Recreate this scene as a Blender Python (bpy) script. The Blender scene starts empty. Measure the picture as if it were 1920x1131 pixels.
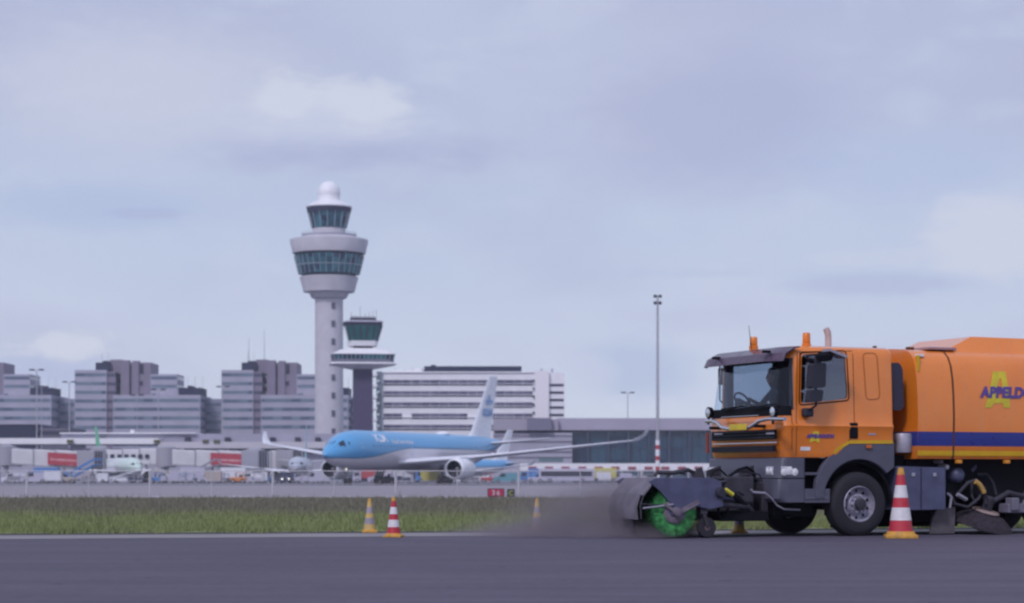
import bpy, bmesh, math, random
import numpy as np
from mathutils import Vector, Matrix
R = math.radians
random.seed(7)
sc = bpy.context.scene
col = sc.collection
# ------------------------------------------------------------------ camera, sky, sun, exposure
FPX = 4000.0; HOR = 897.0; CX = 960.0; CAMH = 0.95
cam_d = bpy.data.cameras.new('camera'); cam = bpy.data.objects.new('camera', cam_d); col.objects.link(cam)
cam.location = (0, 0, CAMH); cam.rotation_euler = (R(90), 0, 0)
cam_d.sensor_width = 36; cam_d.lens = 36*FPX/1920; cam_d.shift_y = (HOR-565.5)/1920
cam_d.clip_start = 0.1; cam_d.clip_end = 20000
cam_d.dof.use_dof = True; cam_d.dof.focus_distance = 35.5; cam_d.dof.aperture_fstop = 2.0
sc.camera = cam
sc.view_settings.view_transform = 'Standard'; sc.view_settings.look = 'None'
sc.view_settings.exposure = 0.0; sc.view_settings.gamma = 1.0
sc.render.engine = 'CYCLES'
sc.cycles.filter_width = 2.4
sc.cycles.volume_bounces = 1
sc.cycles.volume_step_rate = 2.0

SUN_EL, SUN_AZ = 42.0, 205.0      # azimuth: 0 = +Y (away from the camera), clockwise
sd = bpy.data.lights.new('sun', 'SUN'); so = bpy.data.objects.new('sun', sd); col.objects.link(so)
sd.energy = 1.65; sd.angle = R(11); sd.color = (0.95, 0.90, 1.0)
dirv = Vector((math.sin(R(SUN_AZ))*math.cos(R(SUN_EL)), math.cos(R(SUN_AZ))*math.cos(R(SUN_EL)), math.sin(R(SUN_EL))))
so.rotation_euler = dirv.to_track_quat('Z', 'Y').to_euler(); so.location = (0, 0, 60)

class NT:
    """tiny node-tree helper"""
    def __init__(s, nt): s.nt = nt; s.n = nt.nodes; s.l = nt.links
    def new(s, t, **kw):
        o = s.n.new(t)
        for k, v in kw.items():
            if k.startswith('i_'): pass
            else: setattr(o, k, v)
        return o
    def link(s, a, b): s.l.new(a, b)
    def val(s, x, sock):
        if isinstance(x, (int, float)): sock.default_value = x
        elif isinstance(x, (tuple, list)): sock.default_value = x
        else: s.l.new(x, sock)
    def math(s, op, a, b=0.0, c=0.0, clamp=False):
        m = s.n.new('ShaderNodeMath'); m.operation = op; m.use_clamp = clamp
        s.val(a, m.inputs[0]); s.val(b, m.inputs[1]); s.val(c, m.inputs[2]); return m.outputs[0]
    def mix(s, f, a, b, blend='MIX'):
        m = s.n.new('ShaderNodeMix'); m.data_type = 'RGBA'; m.blend_type = blend
        s.val(f, m.inputs[0]); s.val(a if not isinstance(a, tuple) else (*a, 1)[:4], m.inputs[6]); s.val(b if not isinstance(b, tuple) else (*b, 1)[:4], m.inputs[7])
        return m.outputs[2]
    def noise(s, vec, scale, detail=4, rough=0.55, dist=0.0):
        m = s.n.new('ShaderNodeTexNoise'); m.inputs['Scale'].default_value = scale; m.inputs['Detail'].default_value = detail
        m.inputs['Roughness'].default_value = rough; m.inputs['Distortion'].default_value = dist
        s.l.new(vec, m.inputs['Vector']); return m.outputs['Fac']
    def rng(s, x, a, b, c=0.0, d=1.0, smooth=True):
        m = s.n.new('ShaderNodeMapRange'); m.interpolation_type = 'SMOOTHSTEP' if smooth else 'LINEAR'
        s.val(x, m.inputs[0]); s.val(a, m.inputs[1]); s.val(b, m.inputs[2]); s.val(c, m.inputs[3]); s.val(d, m.inputs[4]); return m.outputs[0]

def make_world():
    w = bpy.data.worlds.new('World'); sc.world = w; w.use_nodes = True
    t = NT(w.node_tree); t.n.clear()
    out = t.new('ShaderNodeOutputWorld'); bg = t.new('ShaderNodeBackground'); bg.inputs['Strength'].default_value = 0.1
    t.link(bg.outputs[0], out.inputs[0])
    sky = t.new('ShaderNodeTexSky'); sky.sky_type = 'NISHITA'; sky.sun_disc = False
    sky.sun_elevation = R(SUN_EL); sky.sun_rotation = R(SUN_AZ); sky.dust_density = 2.0
    tc = t.new('ShaderNodeTexCoord'); sep = t.new('ShaderNodeSeparateXYZ'); t.link(tc.outputs['Generated'], sep.inputs[0])
    x, y, z = sep.outputs
    az = t.math('ARCTAN2', x, y)                 # compass angle, 0 = straight ahead
    el = t.math('ARCSINE', z)
    # clouds live in (azimuth, elevation), flattened near the horizon
    cmb = t.new('ShaderNodeCombineXYZ')
    t.val(t.math('MULTIPLY', az, 1.0), cmb.inputs[0]); t.val(t.math('MULTIPLY', el, 2.6), cmb.inputs[1])
    v = cmb.outputs[0]
    n1 = t.noise(v, 5.0, 5, 0.5, 0.3); n2 = t.noise(v, 14.0, 6, 0.55, 0.4); n3 = t.noise(v, 3.2, 3, 0.5, 0.0)
    c_ = None; blue = (3.95, 5.0, 7.2); lav = (4.9, 5.3, 7.0); pale = (6.2, 6.6, 7.9); white = (6.5, 7.0, 8.3); violet = (4.8, 4.95, 6.7)
    hz = t.rng(el, 0.0, 0.13)
    base = t.mix(hz, (6.7, 7.1, 8.2), (5.4, 6.1, 7.7))
    base = t.mix(t.rng(el, 0.10, 0.20), base, lav)
    # wide patches: lavender and pale
    base = t.mix(t.math('MULTIPLY', t.rng(n3, 0.40, 0.62), 0.45), base, pale)
    base = t.mix(t.math('MULTIPLY', t.rng(n1, 0.45, 0.65), 0.38), base, violet)
    base = t.mix(t.math('MULTIPLY', t.rng(n2, 0.50, 0.68), 0.45), base, pale)
    n4 = t.noise(v, 75.0, 6, 0.6, 0.5)
    def blob(cx, cy, rx, ry, edge=0.5, hard=0.25):
        dx = t.math('DIVIDE', t.math('SUBTRACT', az, cx), rx); dy = t.math('DIVIDE', t.math('SUBTRACT', el, cy), ry)
        d = t.math('SQRT', t.math('ADD', t.math('MULTIPLY', dx, dx), t.math('MULTIPLY', dy, dy)))
        d = t.math('ADD', d, t.math('MULTIPLY', t.math('SUBTRACT', n2, 0.5), 1.5*edge))
        d = t.math('ADD', d, t.math('MULTIPLY', t.math('SUBTRACT', n1, 0.5), 1.2*edge))
        d = t.math('ADD', d, t.math('MULTIPLY', t.math('SUBTRACT', n4, 0.5), 1.1*edge))
        return t.rng(d, 1.1, hard)
    def A(px): return math.atan((px-CX)/FPX)
    def E(py): return math.atan((HOR-py)/FPX)
    def pile(c, px, py, rx, ry, colr, amt, edge=0.5, hard=0.25):
        return t.mix(t.math('MULTIPLY', blob(A(px), E(py), rx/FPX, ry/FPX, edge, hard), amt), c, colr)
    c = base
    c = pile(c, 1330, 230, 360, 170, (4.55, 4.8, 6.7), 0.8, .3)       # violet cloud bank
    c = pile(c, 250, 170, 420, 150, (6.4, 6.6, 7.7), 0.75, .4)            # pale bank at upper left
    c = pile(c, 660, 290, 320, 46, (4.5, 4.8, 6.7), 0.85, 1.0, .1)           # flat grey base of the cumulus
    c = pile(c, 180, 395, 260, 55, (4.5, 5.4, 7.5), 0.6, .4)             # clear blue strip
    c = pile(c, 1680, 320, 300, 100, (4.6, 5.4, 7.5), 0.5, .5)
    c = pile(c, 620, 225, 230, 60, (6.2, 6.5, 7.8), 0.8, .9, .4)         # cumulus
    c = pile(c, 530, 190, 70, 48, (6.9, 7.15, 8.1), 0.8, .9, .5)
    c = pile(c, 690, 200, 100, 50, (6.9, 7.15, 8.1), 0.85, .9, .5)
    c = pile(c, 1870, 450, 130, 80, (6.7, 6.95, 8.0), 0.9, .9, .45)
    c = pile(c, 1620, 540, 220, 26, (4.8, 5.3, 7.2), 0.7, .6)
    c = pile(c, 1190, 690, 150, 70, (4.9, 5.6, 7.4), 0.8, .6)
    c = pile(c, 130, 700, 120, 70, (5.0, 5.5, 7.4), 0.8, .5)
    c = pile(c, 120, 665, 100, 42, (6.1, 6.4, 7.8), 0.8, 1.5, .4)
    c = pile(c, 125, 655, 105, 34, (7.0, 7.2, 8.1), 0.85, 1.2, .6)
    c = pile(c, 60, 690, 90, 22, (5.0, 5.5, 7.3), 0.7, .9, .5)
    c = pile(c, 1100, 700, 60, 40, (6.2, 6.6, 7.9), 0.6, 1.0, .5)
    c = pile(c, 1640, 488, 130, 16, (6.4, 6.7, 7.9), 0.45, 1.3, .2)
    c = pile(c, 150, 705, 130, 22, (5.0, 5.5, 7.4), 0.6, .7)
    c = pile(c, 1800, 400, 50, 30, (6.6, 6.9, 8.0), 0.6, .9, .6)
    c = pile(c, 270, 408, 90, 14, (4.6, 5.0, 7.0), 0.7, .8)
    c = pile(c, 1300, 515, 200, 12, (5.1, 5.6, 7.3), 0.45, 1.3)
    fin = t.mix(0.06, t.mix(1.0, c, (.965, .985, 1.025), 'MULTIPLY'), sky.outputs[0])
    t.link(fin, bg.inputs['Color'])
make_world()

# ------------------------------------------------------------------ helpers
def W(px, py, Y): return Vector(((px-CX)/FPX*Y, Y, CAMH+(HOR-py)/FPX*Y))
def tag(o, label=None, cat=None, group=None, kind=None):
    if label: o['label'] = label
    if cat: o['category'] = cat
    if group: o['group'] = group
    if kind: o['kind'] = kind
    return o
def empty(name, loc=(0, 0, 0), rz=0.0, **kw):
    o = bpy.data.objects.new(name, None); col.objects.link(o); o.location = loc; o.rotation_euler = (0, 0, rz)
    o.empty_display_size = 0.3
    return tag(o, **kw)
def kids(o): return [c for c in bpy.data.objects if c.parent == o]
def copy_tree(o, parent=None):
    c = o.copy(); col.objects.link(c); c.parent = parent
    for ch in kids(o): copy_tree(ch, c)
    return c

MATS = {}
def mat(name, rgb, rough=0.6, metal=0.0, var=0.12, scale=6.0, bump=0.0, coat=0.0, alpha=1.0, spec=0.5, emit=0.0):
    if name in MATS: return MATS[name]
    m = bpy.data.materials.new(name); m.use_nodes = True; t = NT(m.node_tree)
    b = t.n['Principled BSDF']; b.inputs['Roughness'].default_value = rough; b.inputs['Metallic'].default_value = metal
    b.inputs['Coat Weight'].default_value = coat; b.inputs['Specular IOR Level'].default_value = spec
    tc = t.new('ShaderNodeTexCoord'); n = t.noise(tc.outputs['Object'], scale, 5, 0.6)
    lo = tuple(max(0, c*(1-var)) for c in rgb); hi = tuple(min(1, c*(1+var)) for c in rgb)
    t.link(t.mix(t.rng(n, 0.3, 0.7), lo, hi), b.inputs['Base Color'])
    t.link(t.rng(n, 0.3, 0.7, max(0.02, rough-0.08), min(1, rough+0.08)), b.inputs['Roughness'])
    if bump:
        bp = t.new('ShaderNodeBump'); bp.inputs['Strength'].default_value = bump; bp.inputs['Distance'].default_value = 0.02
        t.link(t.noise(tc.outputs['Object'], scale*8, 4, 0.6), bp.inputs['Height']); t.link(bp.outputs[0], b.inputs['Normal'])
    if emit:
        b.inputs['Emission Color'].default_value = (*rgb, 1); b.inputs['Emission Strength'].default_value = emit
    MATS[name] = m; return m
def glass(name, rgb, trans, rough=0.03):
    if name in MATS: return MATS[name]
    m = bpy.data.materials.new(name); m.use_nodes = True; t = NT(m.node_tree); t.n.clear()
    out = t.new('ShaderNodeOutputMaterial'); mx = t.new('ShaderNodeMixShader'); tr = t.new('ShaderNodeBsdfTransparent')
    gl = t.new('ShaderNodeBsdfGlossy'); gl.inputs['Roughness'].default_value = rough; gl.inputs['Color'].default_value = (.9, .92, 1, 1)
    tr.inputs['Color'].default_value = (*[c*trans for c in rgb], 1)
    lw = t.new('ShaderNodeLayerWeight'); lw.inputs['Blend'].default_value = 0.5
    t.link(t.math('ADD', .14 if name == 'cab_glass' else .02, t.math('MULTIPLY', t.math('POWER', lw.outputs['Facing'], 4.0), .5)), mx.inputs[0]); t.link(tr.outputs[0], mx.inputs[1]); t.link(gl.outputs[0], mx.inputs[2]); t.link(mx.outputs[0], out.inputs[0])
    MATS[name] = m; return m

class MB:
    def __init__(s): s.v = []; s.f = []
    def add(s, vs, fs):
        k = len(s.v); s.v += [Vector(p) for p in vs]; s.f += [tuple(i+k for i in f) for f in fs]; return s
    def box(s, x0, x1, y0, y1, z0, z1, bev=0.0):
        if bev:
            bm = bmesh.new(); bmesh.ops.create_cube(bm, size=1)
            for v in bm.verts: v.co = Vector(((x0+x1)/2+v.co.x*(x1-x0), (y0+y1)/2+v.co.y*(y1-y0), (z0+z1)/2+v.co.z*(z1-z0)))
            bmesh.ops.bevel(bm, geom=bm.edges[:], offset=bev, segments=2, affect='EDGES', profile=0.5)
            bm.verts.index_update(); s.add([v.co.copy() for v in bm.verts], [[v.index for v in f.verts] for f in bm.faces]); bm.free(); return s
        return s.add([(x0, y0, z0), (x1, y0, z0), (x1, y1, z0), (x0, y1, z0), (x0, y0, z1), (x1, y0, z1), (x1, y1, z1), (x0, y1, z1)],
                     [(0, 3, 2, 1), (4, 5, 6, 7), (0, 1, 5, 4), (1, 2, 6, 5), (2, 3, 7, 6), (3, 0, 4, 7)])
    def rings(s, rs, closed=True, cap0=True, cap1=True):
        n = len(rs[0]); k = []
        vs = [p for r in rs for p in r]; fs = []
        for i in range(len(rs)-1):
            for j in range(n if closed else n-1):
                a = i*n+j; b = i*n+(j+1) % n; fs.append((a, b, b+n, a+n))
        if cap0: fs.append(tuple(reversed(range(n))))
        if cap1: fs.append(tuple(range((len(rs)-1)*n, len(rs)*n)))
        return s.add(vs, fs)
    def lathe(s, prof, c=(0, 0, 0), axis='z', n=32, cap=True, rot=0.0):
        rs = []
        for r, h in prof:
            ring = []
            for i in range(n):
                a = 2*math.pi*i/n+rot; p, q = r*math.cos(a), r*math.sin(a)
                ring.append({'z': (c[0]+p, c[1]+q, c[2]+h), 'y': (c[0]+q, c[1]+h, c[2]+p), 'x': (c[0]+h, c[1]+p, c[2]+q)}[axis])
            rs.append(ring)
        return s.rings(rs, True, cap, cap)
    def tube(s, pts, r, n=8):
        pts = [Vector(p) for p in pts]; rs = []
        rr = r if isinstance(r, (list, tuple)) else [r]*len(pts)
        up = Vector((0, 0, 1)); d0 = (pts[1]-pts[0]).normalized()
        if abs(d0.dot(up)) > 0.95: up = Vector((1, 0, 0))
        for i, p in enumerate(pts):
            a = pts[max(0, i-1)]; b = pts[min(len(pts)-1, i+1)]; d = (b-a).normalized()
            e = d.cross(up).normalized(); f = e.cross(d).normalized(); up = f
            rs.append([p+e*(rr[i]*math.cos(2*math.pi*k/n))+f*(rr[i]*math.sin(2*math.pi*k/n)) for k in range(n)])
        return s.rings(rs)
    def bar(s, a, b, w, h):
        a, b = Vector(a), Vector(b); d = (b-a).normalized(); up = Vector((0, 0, 1)) if abs(d.z) < 0.95 else Vector((1, 0, 0))
        e = d.cross(up).normalized()*w/2; f = e.cross(d).normalized()*h/2
        return s.rings([[p-e-f, p+e-f, p+e+f, p-e+f] for p in (a, b)])
    def prism(s, pts, fn0, fn1):
        """polygon pts (2D) mapped by fn0 / fn1 to two 3D faces"""
        return s.rings([[fn0(p) for p in pts], [fn1(p) for p in pts]])
    def build(s, name, m, parent=None, smooth=None, loc=None):
        me = bpy.data.meshes.new(name); me.from_pydata([tuple(p) for p in s.v], [], s.f); me.validate(); me.update()
        bm = bmesh.new(); bm.from_mesh(me); bmesh.ops.recalc_face_normals(bm, faces=bm.faces[:]); bm.to_mesh(me); bm.free()
        if smooth:
            me.shade_smooth()
            me.set_sharp_from_angle(angle=R(smooth))
        o = bpy.data.objects.new(name, me); col.objects.link(o); me.materials.append(m)
        if parent: o.parent = parent
        if loc: o.location = loc
        return o

def bake(tmp, name, m, parent=None, smooth=None, mods=True):
    """evaluated copy of a temporary object as a plain mesh object"""
    dg = bpy.context.evaluated_depsgraph_get(); ev = tmp.evaluated_get(dg)
    me = bpy.data.meshes.new_from_object(ev, depsgraph=dg); me.name = name
    me.transform(tmp.matrix_basis)
    bpy.data.objects.remove(tmp)
    me.materials.clear(); me.materials.append(m)
    if smooth: me.shade_smooth(); me.set_sharp_from_angle(angle=R(smooth))
    o = bpy.data.objects.new(name, me); col.objects.link(o)
    if parent: o.parent = parent
    return o
def boolean(o, cutter, op='DIFFERENCE'):
    """apply a boolean to mesh object o, keep cutter"""
    md = o.modifiers.new('b', 'BOOLEAN'); md.operation = op; md.solver = 'EXACT'; md.object = cutter
    bpy.context.view_layer.update()
    dg = bpy.context.evaluated_depsgraph_get(); me = bpy.data.meshes.new_from_object(o.evaluated_get(dg), depsgraph=dg)
    o.modifiers.clear(); o.data = me
def plate(loops, to3d_m, depth, bev, name, m, parent, smooth=40):
    """2D outline (with holes) extruded by depth with rounded edges; loops in curve xy, placed by matrix"""
    cu = bpy.data.curves.new('tmp', 'CURVE'); cu.dimensions = '2D'; cu.fill_mode = 'BOTH'
    for lp in loops:
        sp = cu.splines.new('POLY'); sp.points.add(len(lp)-1); sp.use_cyclic_u = True
        for i, p in enumerate(lp): sp.points[i].co = (p[0], p[1], 0, 1)
    cu.extrude = max(0.0, depth/2-bev); cu.bevel_depth = bev; cu.bevel_resolution = 1; cu.offset = -bev
    o = bpy.data.objects.new('tmp', cu); col.objects.link(o); o.matrix_basis = to3d_m
    bpy.context.view_layer.update()
    return bake(o, name, m, parent, smooth)
def text(s, size, to3d_m, name, m, parent, bold=0.0, shear=0.0, depth=0.004, align='LEFT', spacing=1.0, sx=1.0, warp=None):
    cu = bpy.data.curves.new('tmp', 'FONT'); cu.body = s; cu.size = size; cu.extrude = depth; cu.offset = bold; cu.shear = shear
    cu.align_x = align; cu.space_character = spacing
    o = bpy.data.objects.new('tmp', cu); col.objects.link(o); o.matrix_basis = to3d_m @ Matrix.Diagonal((sx, 1, 1, 1))
    bpy.context.view_layer.update()
    r = bake(o, name, m, parent)
    if warp:
        for v in r.data.vertices: v.co = warp(v.co)
    return r
def ground_poly(name, pts, z, m, **kw):
    o = MB().add([(x, y, z) for x, y in pts], [tuple(range(len(pts)))]).build(name, m)
    return tag(o, kind='structure')

# ------------------------------------------------------------------ ground
def asphalt(name, c1, c2, streak=(0.35, 2.2), speck=0.0, bump=0.15, grain=40):
    m = bpy.data.materials.new(name); m.use_nodes = True; t = NT(m.node_tree); b = t.n['Principled BSDF']
    b.inputs['Roughness'].default_value = 0.82; b.inputs['Specular IOR Level'].default_value = 0.3
    tc = t.new('ShaderNodeTexCoord'); mp = t.new('ShaderNodeMapping'); t.link(tc.outputs['Object'], mp.inputs[0])
    mp.inputs['Scale'].default_value = (streak[0], streak[1], 1); mp.inputs['Rotation'].default_value = (0, 0, R(-6))
    n1 = t.noise(mp.outputs[0], 1.0, 6, 0.62, 0.2); n2 = t.noise(tc.outputs['Object'], 0.5, 4, 0.5); n3 = t.noise(tc.outputs['Object'], grain, 3, 0.7)
    n5 = t.noise(mp.outputs[0], 0.25, 5, 0.6, .4); c = t.mix(t.rng(t.math('ADD', t.math('MULTIPLY', n1, .6), t.math('MULTIPLY', n5, .4)), 0.38, 0.62), c1, c2); c = t.mix(t.math('MULTIPLY', t.rng(n2, 0.35, 0.7), 0.45), c, tuple(x*0.85 for x in c1))
    c = t.mix(t.math('MULTIPLY', t.rng(n3, 0.35, 0.75), 0.35), c, tuple(x*1.35 for x in c2))
    if speck:
        n6 = t.noise(tc.outputs['Object'], 7.0, 4, 0.75); c = t.mix(t.math('MULTIPLY', t.rng(n6, .5, .75), .35), c, tuple(x*1.5 for x in c2)); c = t.mix(t.math('MULTIPLY', t.rng(n6, .5, .3), .35), c, tuple(x*.6 for x in c1))
        n4 = t.noise(tc.outputs['Object'], 3.3, 2, 0.5); c = t.mix(t.math('MULTIPLY', t.rng(n4, 0.70, 0.75), speck), c, (0.02, 0.02, 0.025))
    t.link(c, b.inputs['Base Color'])
    bp = t.new('ShaderNodeBump'); bp.inputs['Strength'].default_value = bump; bp.inputs['Distance'].default_value = 0.01
    t.link(n3, bp.inputs['Height']); t.link(bp.outputs[0], b.inputs['Normal'])
    return m
def G(X): return 38.7+0.246*X
ground_poly('ground', [(-5000, -60), (5000, -60), (5000, 9000), (-5000, 9000)], -0.03, asphalt('distant_apron', (.12, .115, .14), (.14, .135, .16), (.01, .05), 0, 0))
xl, xr = -160, 200
edge = lambda d: [(xl, G(xl)-d), (xr, G(xr)-d)]
XN = 30.0
def band(name, d0, d1, z, m):
    return ground_poly(name, [(-XN, G(-XN)-d1), (XN, G(XN)-d1), (XN, G(XN)-d0), (-XN, G(-XN)-d0)], z, m)
ground_poly('service_road', [(-XN, -20), (XN, -20), (XN, G(XN)-3.9), (-XN, G(-XN)-3.9)], 0.0,
            asphalt('near_asphalt', (.072, .064, .098), (.104, .093, .128), (.20, 2.2), 0.9, 0.25, 55))
band('road_joint', 3.3, 3.9, 0.0, asphalt('joint_dark', (.05, .048, .06), (.10, .095, .11), (2, 2), 0, .2, 40))
band('road_shoulder', 1.1, 3.3, 0.0, asphalt('shoulder_concrete', (.21, .195, .21), (.27, .25, .265), (.8, 1.6), 0, .2, 30))
band('soil_verge', 0.0, 1.1, 0.0, asphalt('soil', (.035, .035, .036), (.075, .072, .066), (3, 2), 0, .6, 12))
ground_poly('taxiway', [(-160, 97), (200, 97), (220, 292), (-220, 292)], 0.0, asphalt('taxiway_concrete', (.24, .222, .25), (.28, .26, .29), (.03, .1), 0, 0, 2))
ground_poly('apron', [(-220, 292), (220, 292), (600, 1300), (-600, 1300)], 0.0, asphalt('apron_concrete', (.10, .097, .13), (.13, .125, .16), (.02, .06), 0, 0, 2))

def grass_mat(name, gain=1.0):
    m = bpy.data.materials.new(name); m.use_nodes = True; t = NT(m.node_tree); b = t.n['Principled BSDF']
    b.inputs['Roughness'].default_value = 0.75; b.inputs['Specular IOR Level'].default_value = 0.2
    g = t.new('ShaderNodeNewGeometry'); n1 = t.noise(g.outputs['Position'], 0.45, 4, 0.6); n2 = t.noise(g.outputs['Position'], 5.0, 4, 0.6)
    sep = t.new('ShaderNodeSeparateXYZ'); t.link(g.outputs['Position'], sep.inputs[0])
    green = t.mix(t.rng(n2, 0.3, 0.7), tuple(gain*x for x in (.178, .212, .085)), tuple(gain*x for x in (.25, .29, .125)))
    dry = t.mix(t.rng(n2, 0.3, 0.7), tuple(gain*x for x in (.15, .145, .11)), tuple(gain*x for x in (.20, .19, .145)))
    far = t.rng(t.math('ADD', sep.outputs[1], t.math('MULTIPLY', t.math('SUBTRACT', n1, 0.5), 30)), 45, 62)
    c = t.mix(far, green, dry); c = t.mix(t.math('MULTIPLY', t.rng(n1, 0.5, 0.7), 0.35), c, dry)
    t.link(c, b.inputs['Base Color']); return m
gm = grass_mat('turf')
ground_poly('grass_field', [(-60, G(-60)), (80, G(80)), (160, 97), (-160, 97)], 0.004, gm)
def grass():
    rng = np.random.default_rng(3); N = 230000
    Y = 36+(97-36)*rng.random(N)**2.0; X = (rng.random(N)-0.45)*(Y*0.62+6)
    edge_n = 0.30*np.sin(X*3.1)*np.sin(X*.9)+0.22*np.sin(X*7.7+1)+0.22*rng.standard_normal(N)
    k = Y > G(X)+0.12+edge_n; X = X[k]; Y = Y[k]; n = len(X)
    clump = 0.5+0.5*np.sin(X*1.3+2*np.sin(Y*.7))*np.sin(Y*1.1+1.7*np.sin(X*.5))
    h = (0.05+0.09*rng.random(n))*(0.7+0.6*clump)*(1+(Y-38)/90.0); w = 0.006+0.006*(Y/38)
    tall = rng.random(n) < 0.012; h[tall] *= 2.0
    a = rng.random(n)*math.pi; lean = (rng.random((n, 2))-.5)*h[:, None]*0.9
    v = np.zeros((n, 3, 3)); z0 = 0.0
    v[:, 0, 0] = X-w*np.cos(a); v[:, 0, 1] = Y-w*np.sin(a); v[:, 1, 0] = X+w*np.cos(a); v[:, 1, 1] = Y+w*np.sin(a)
    v[:, 2, 0] = X+lean[:, 0]; v[:, 2, 1] = Y+lean[:, 1]; v[:, 2, 2] = h
    me = bpy.data.meshes.new('grass'); me.vertices.add(3*n); me.vertices.foreach_set('co', v.reshape(-1))
    me.loops.add(3*n); me.loops.foreach_set('vertex_index', np.arange(3*n, dtype=np.int32))
    me.polygons.add(n); me.polygons.foreach_set('loop_start', np.arange(0, 3*n, 3, dtype=np.int32)); me.update(calc_edges=True)
    o = bpy.data.objects.new('grass', me); col.objects.link(o); me.materials.append(gm)
    tag(o, 'rough green and dry grass strip between road and taxiway', 'grass', kind='stuff')
grass()

# ------------------------------------------------------------------ shared materials
M_white = mat('white_paint', (.80, .79, .82), .45, var=.04, scale=.4)
M_conc = mat('pale_concrete', (.54, .52, .57), .8, var=.06, scale=.25)
M_conc2 = mat('grey_concrete', (.38, .37, .45), .8, var=.08, scale=.25)
M_core = mat('mauve_cladding', (.22, .19, .255), .8, var=.06, scale=.3)
M_navy = mat('navy_cladding', (.012, .015, .05), .6, var=.15, scale=.3)
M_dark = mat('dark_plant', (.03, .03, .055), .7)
M_black = mat('black_plastic', (.012, .012, .016), .5)
M_steel = mat('galvanised', (.42, .42, .46), .5, .3, scale=3)
def facade_glass(name, c1, c2, sx, sz, rough=.12, spec=.6):
    """window glass; blinds and reflections are painted in as colour varying pane by pane"""
    m = bpy.data.materials.new(name); m.use_nodes = True; t = NT(m.node_tree); b = t.n['Principled BSDF']
    tc = t.new('ShaderNodeTexCoord'); mp = t.new('ShaderNodeMapping'); t.link(tc.outputs['Object'], mp.inputs[0]); mp.inputs['Scale'].default_value = (1/sx, 1/sx, 1/sz)
    vo = t.new('ShaderNodeTexWhiteNoise'); fl = t.new('ShaderNodeVectorMath'); fl.operation = 'FLOOR'; t.link(mp.outputs[0], fl.inputs[0]); t.link(fl.outputs[0], vo.inputs[0])
    n = t.noise(tc.outputs['Object'], .08, 3, .6)
    f = t.math('MULTIPLY', t.math('ADD', vo.outputs[0], t.math('MULTIPLY', n, 1.0)), 0.5)
    t.link(t.mix(t.rng(f, .25, .8), c1, c2), b.inputs['Base Color']); b.inputs['Roughness'].default_value = rough; b.inputs['Specular IOR Level'].default_value = spec
    return m
M_win = facade_glass('office_windows', (.07, .095, .15), (.17, .22, .28), 3.2, 3.1)
M_win2 = facade_glass('striped_windows', (.06, .055, .11), (.14, .13, .20), 1.6, 3.1)
M_teal = facade_glass('tower_glass', (.006, .02, .05), (.04, .17, .20), 2.0, 2.4)
M_tealdark = facade_glass('terminal_glass', (.009, .028, .07), (.026, .080, .125), 5.0, 3.0)

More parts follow.
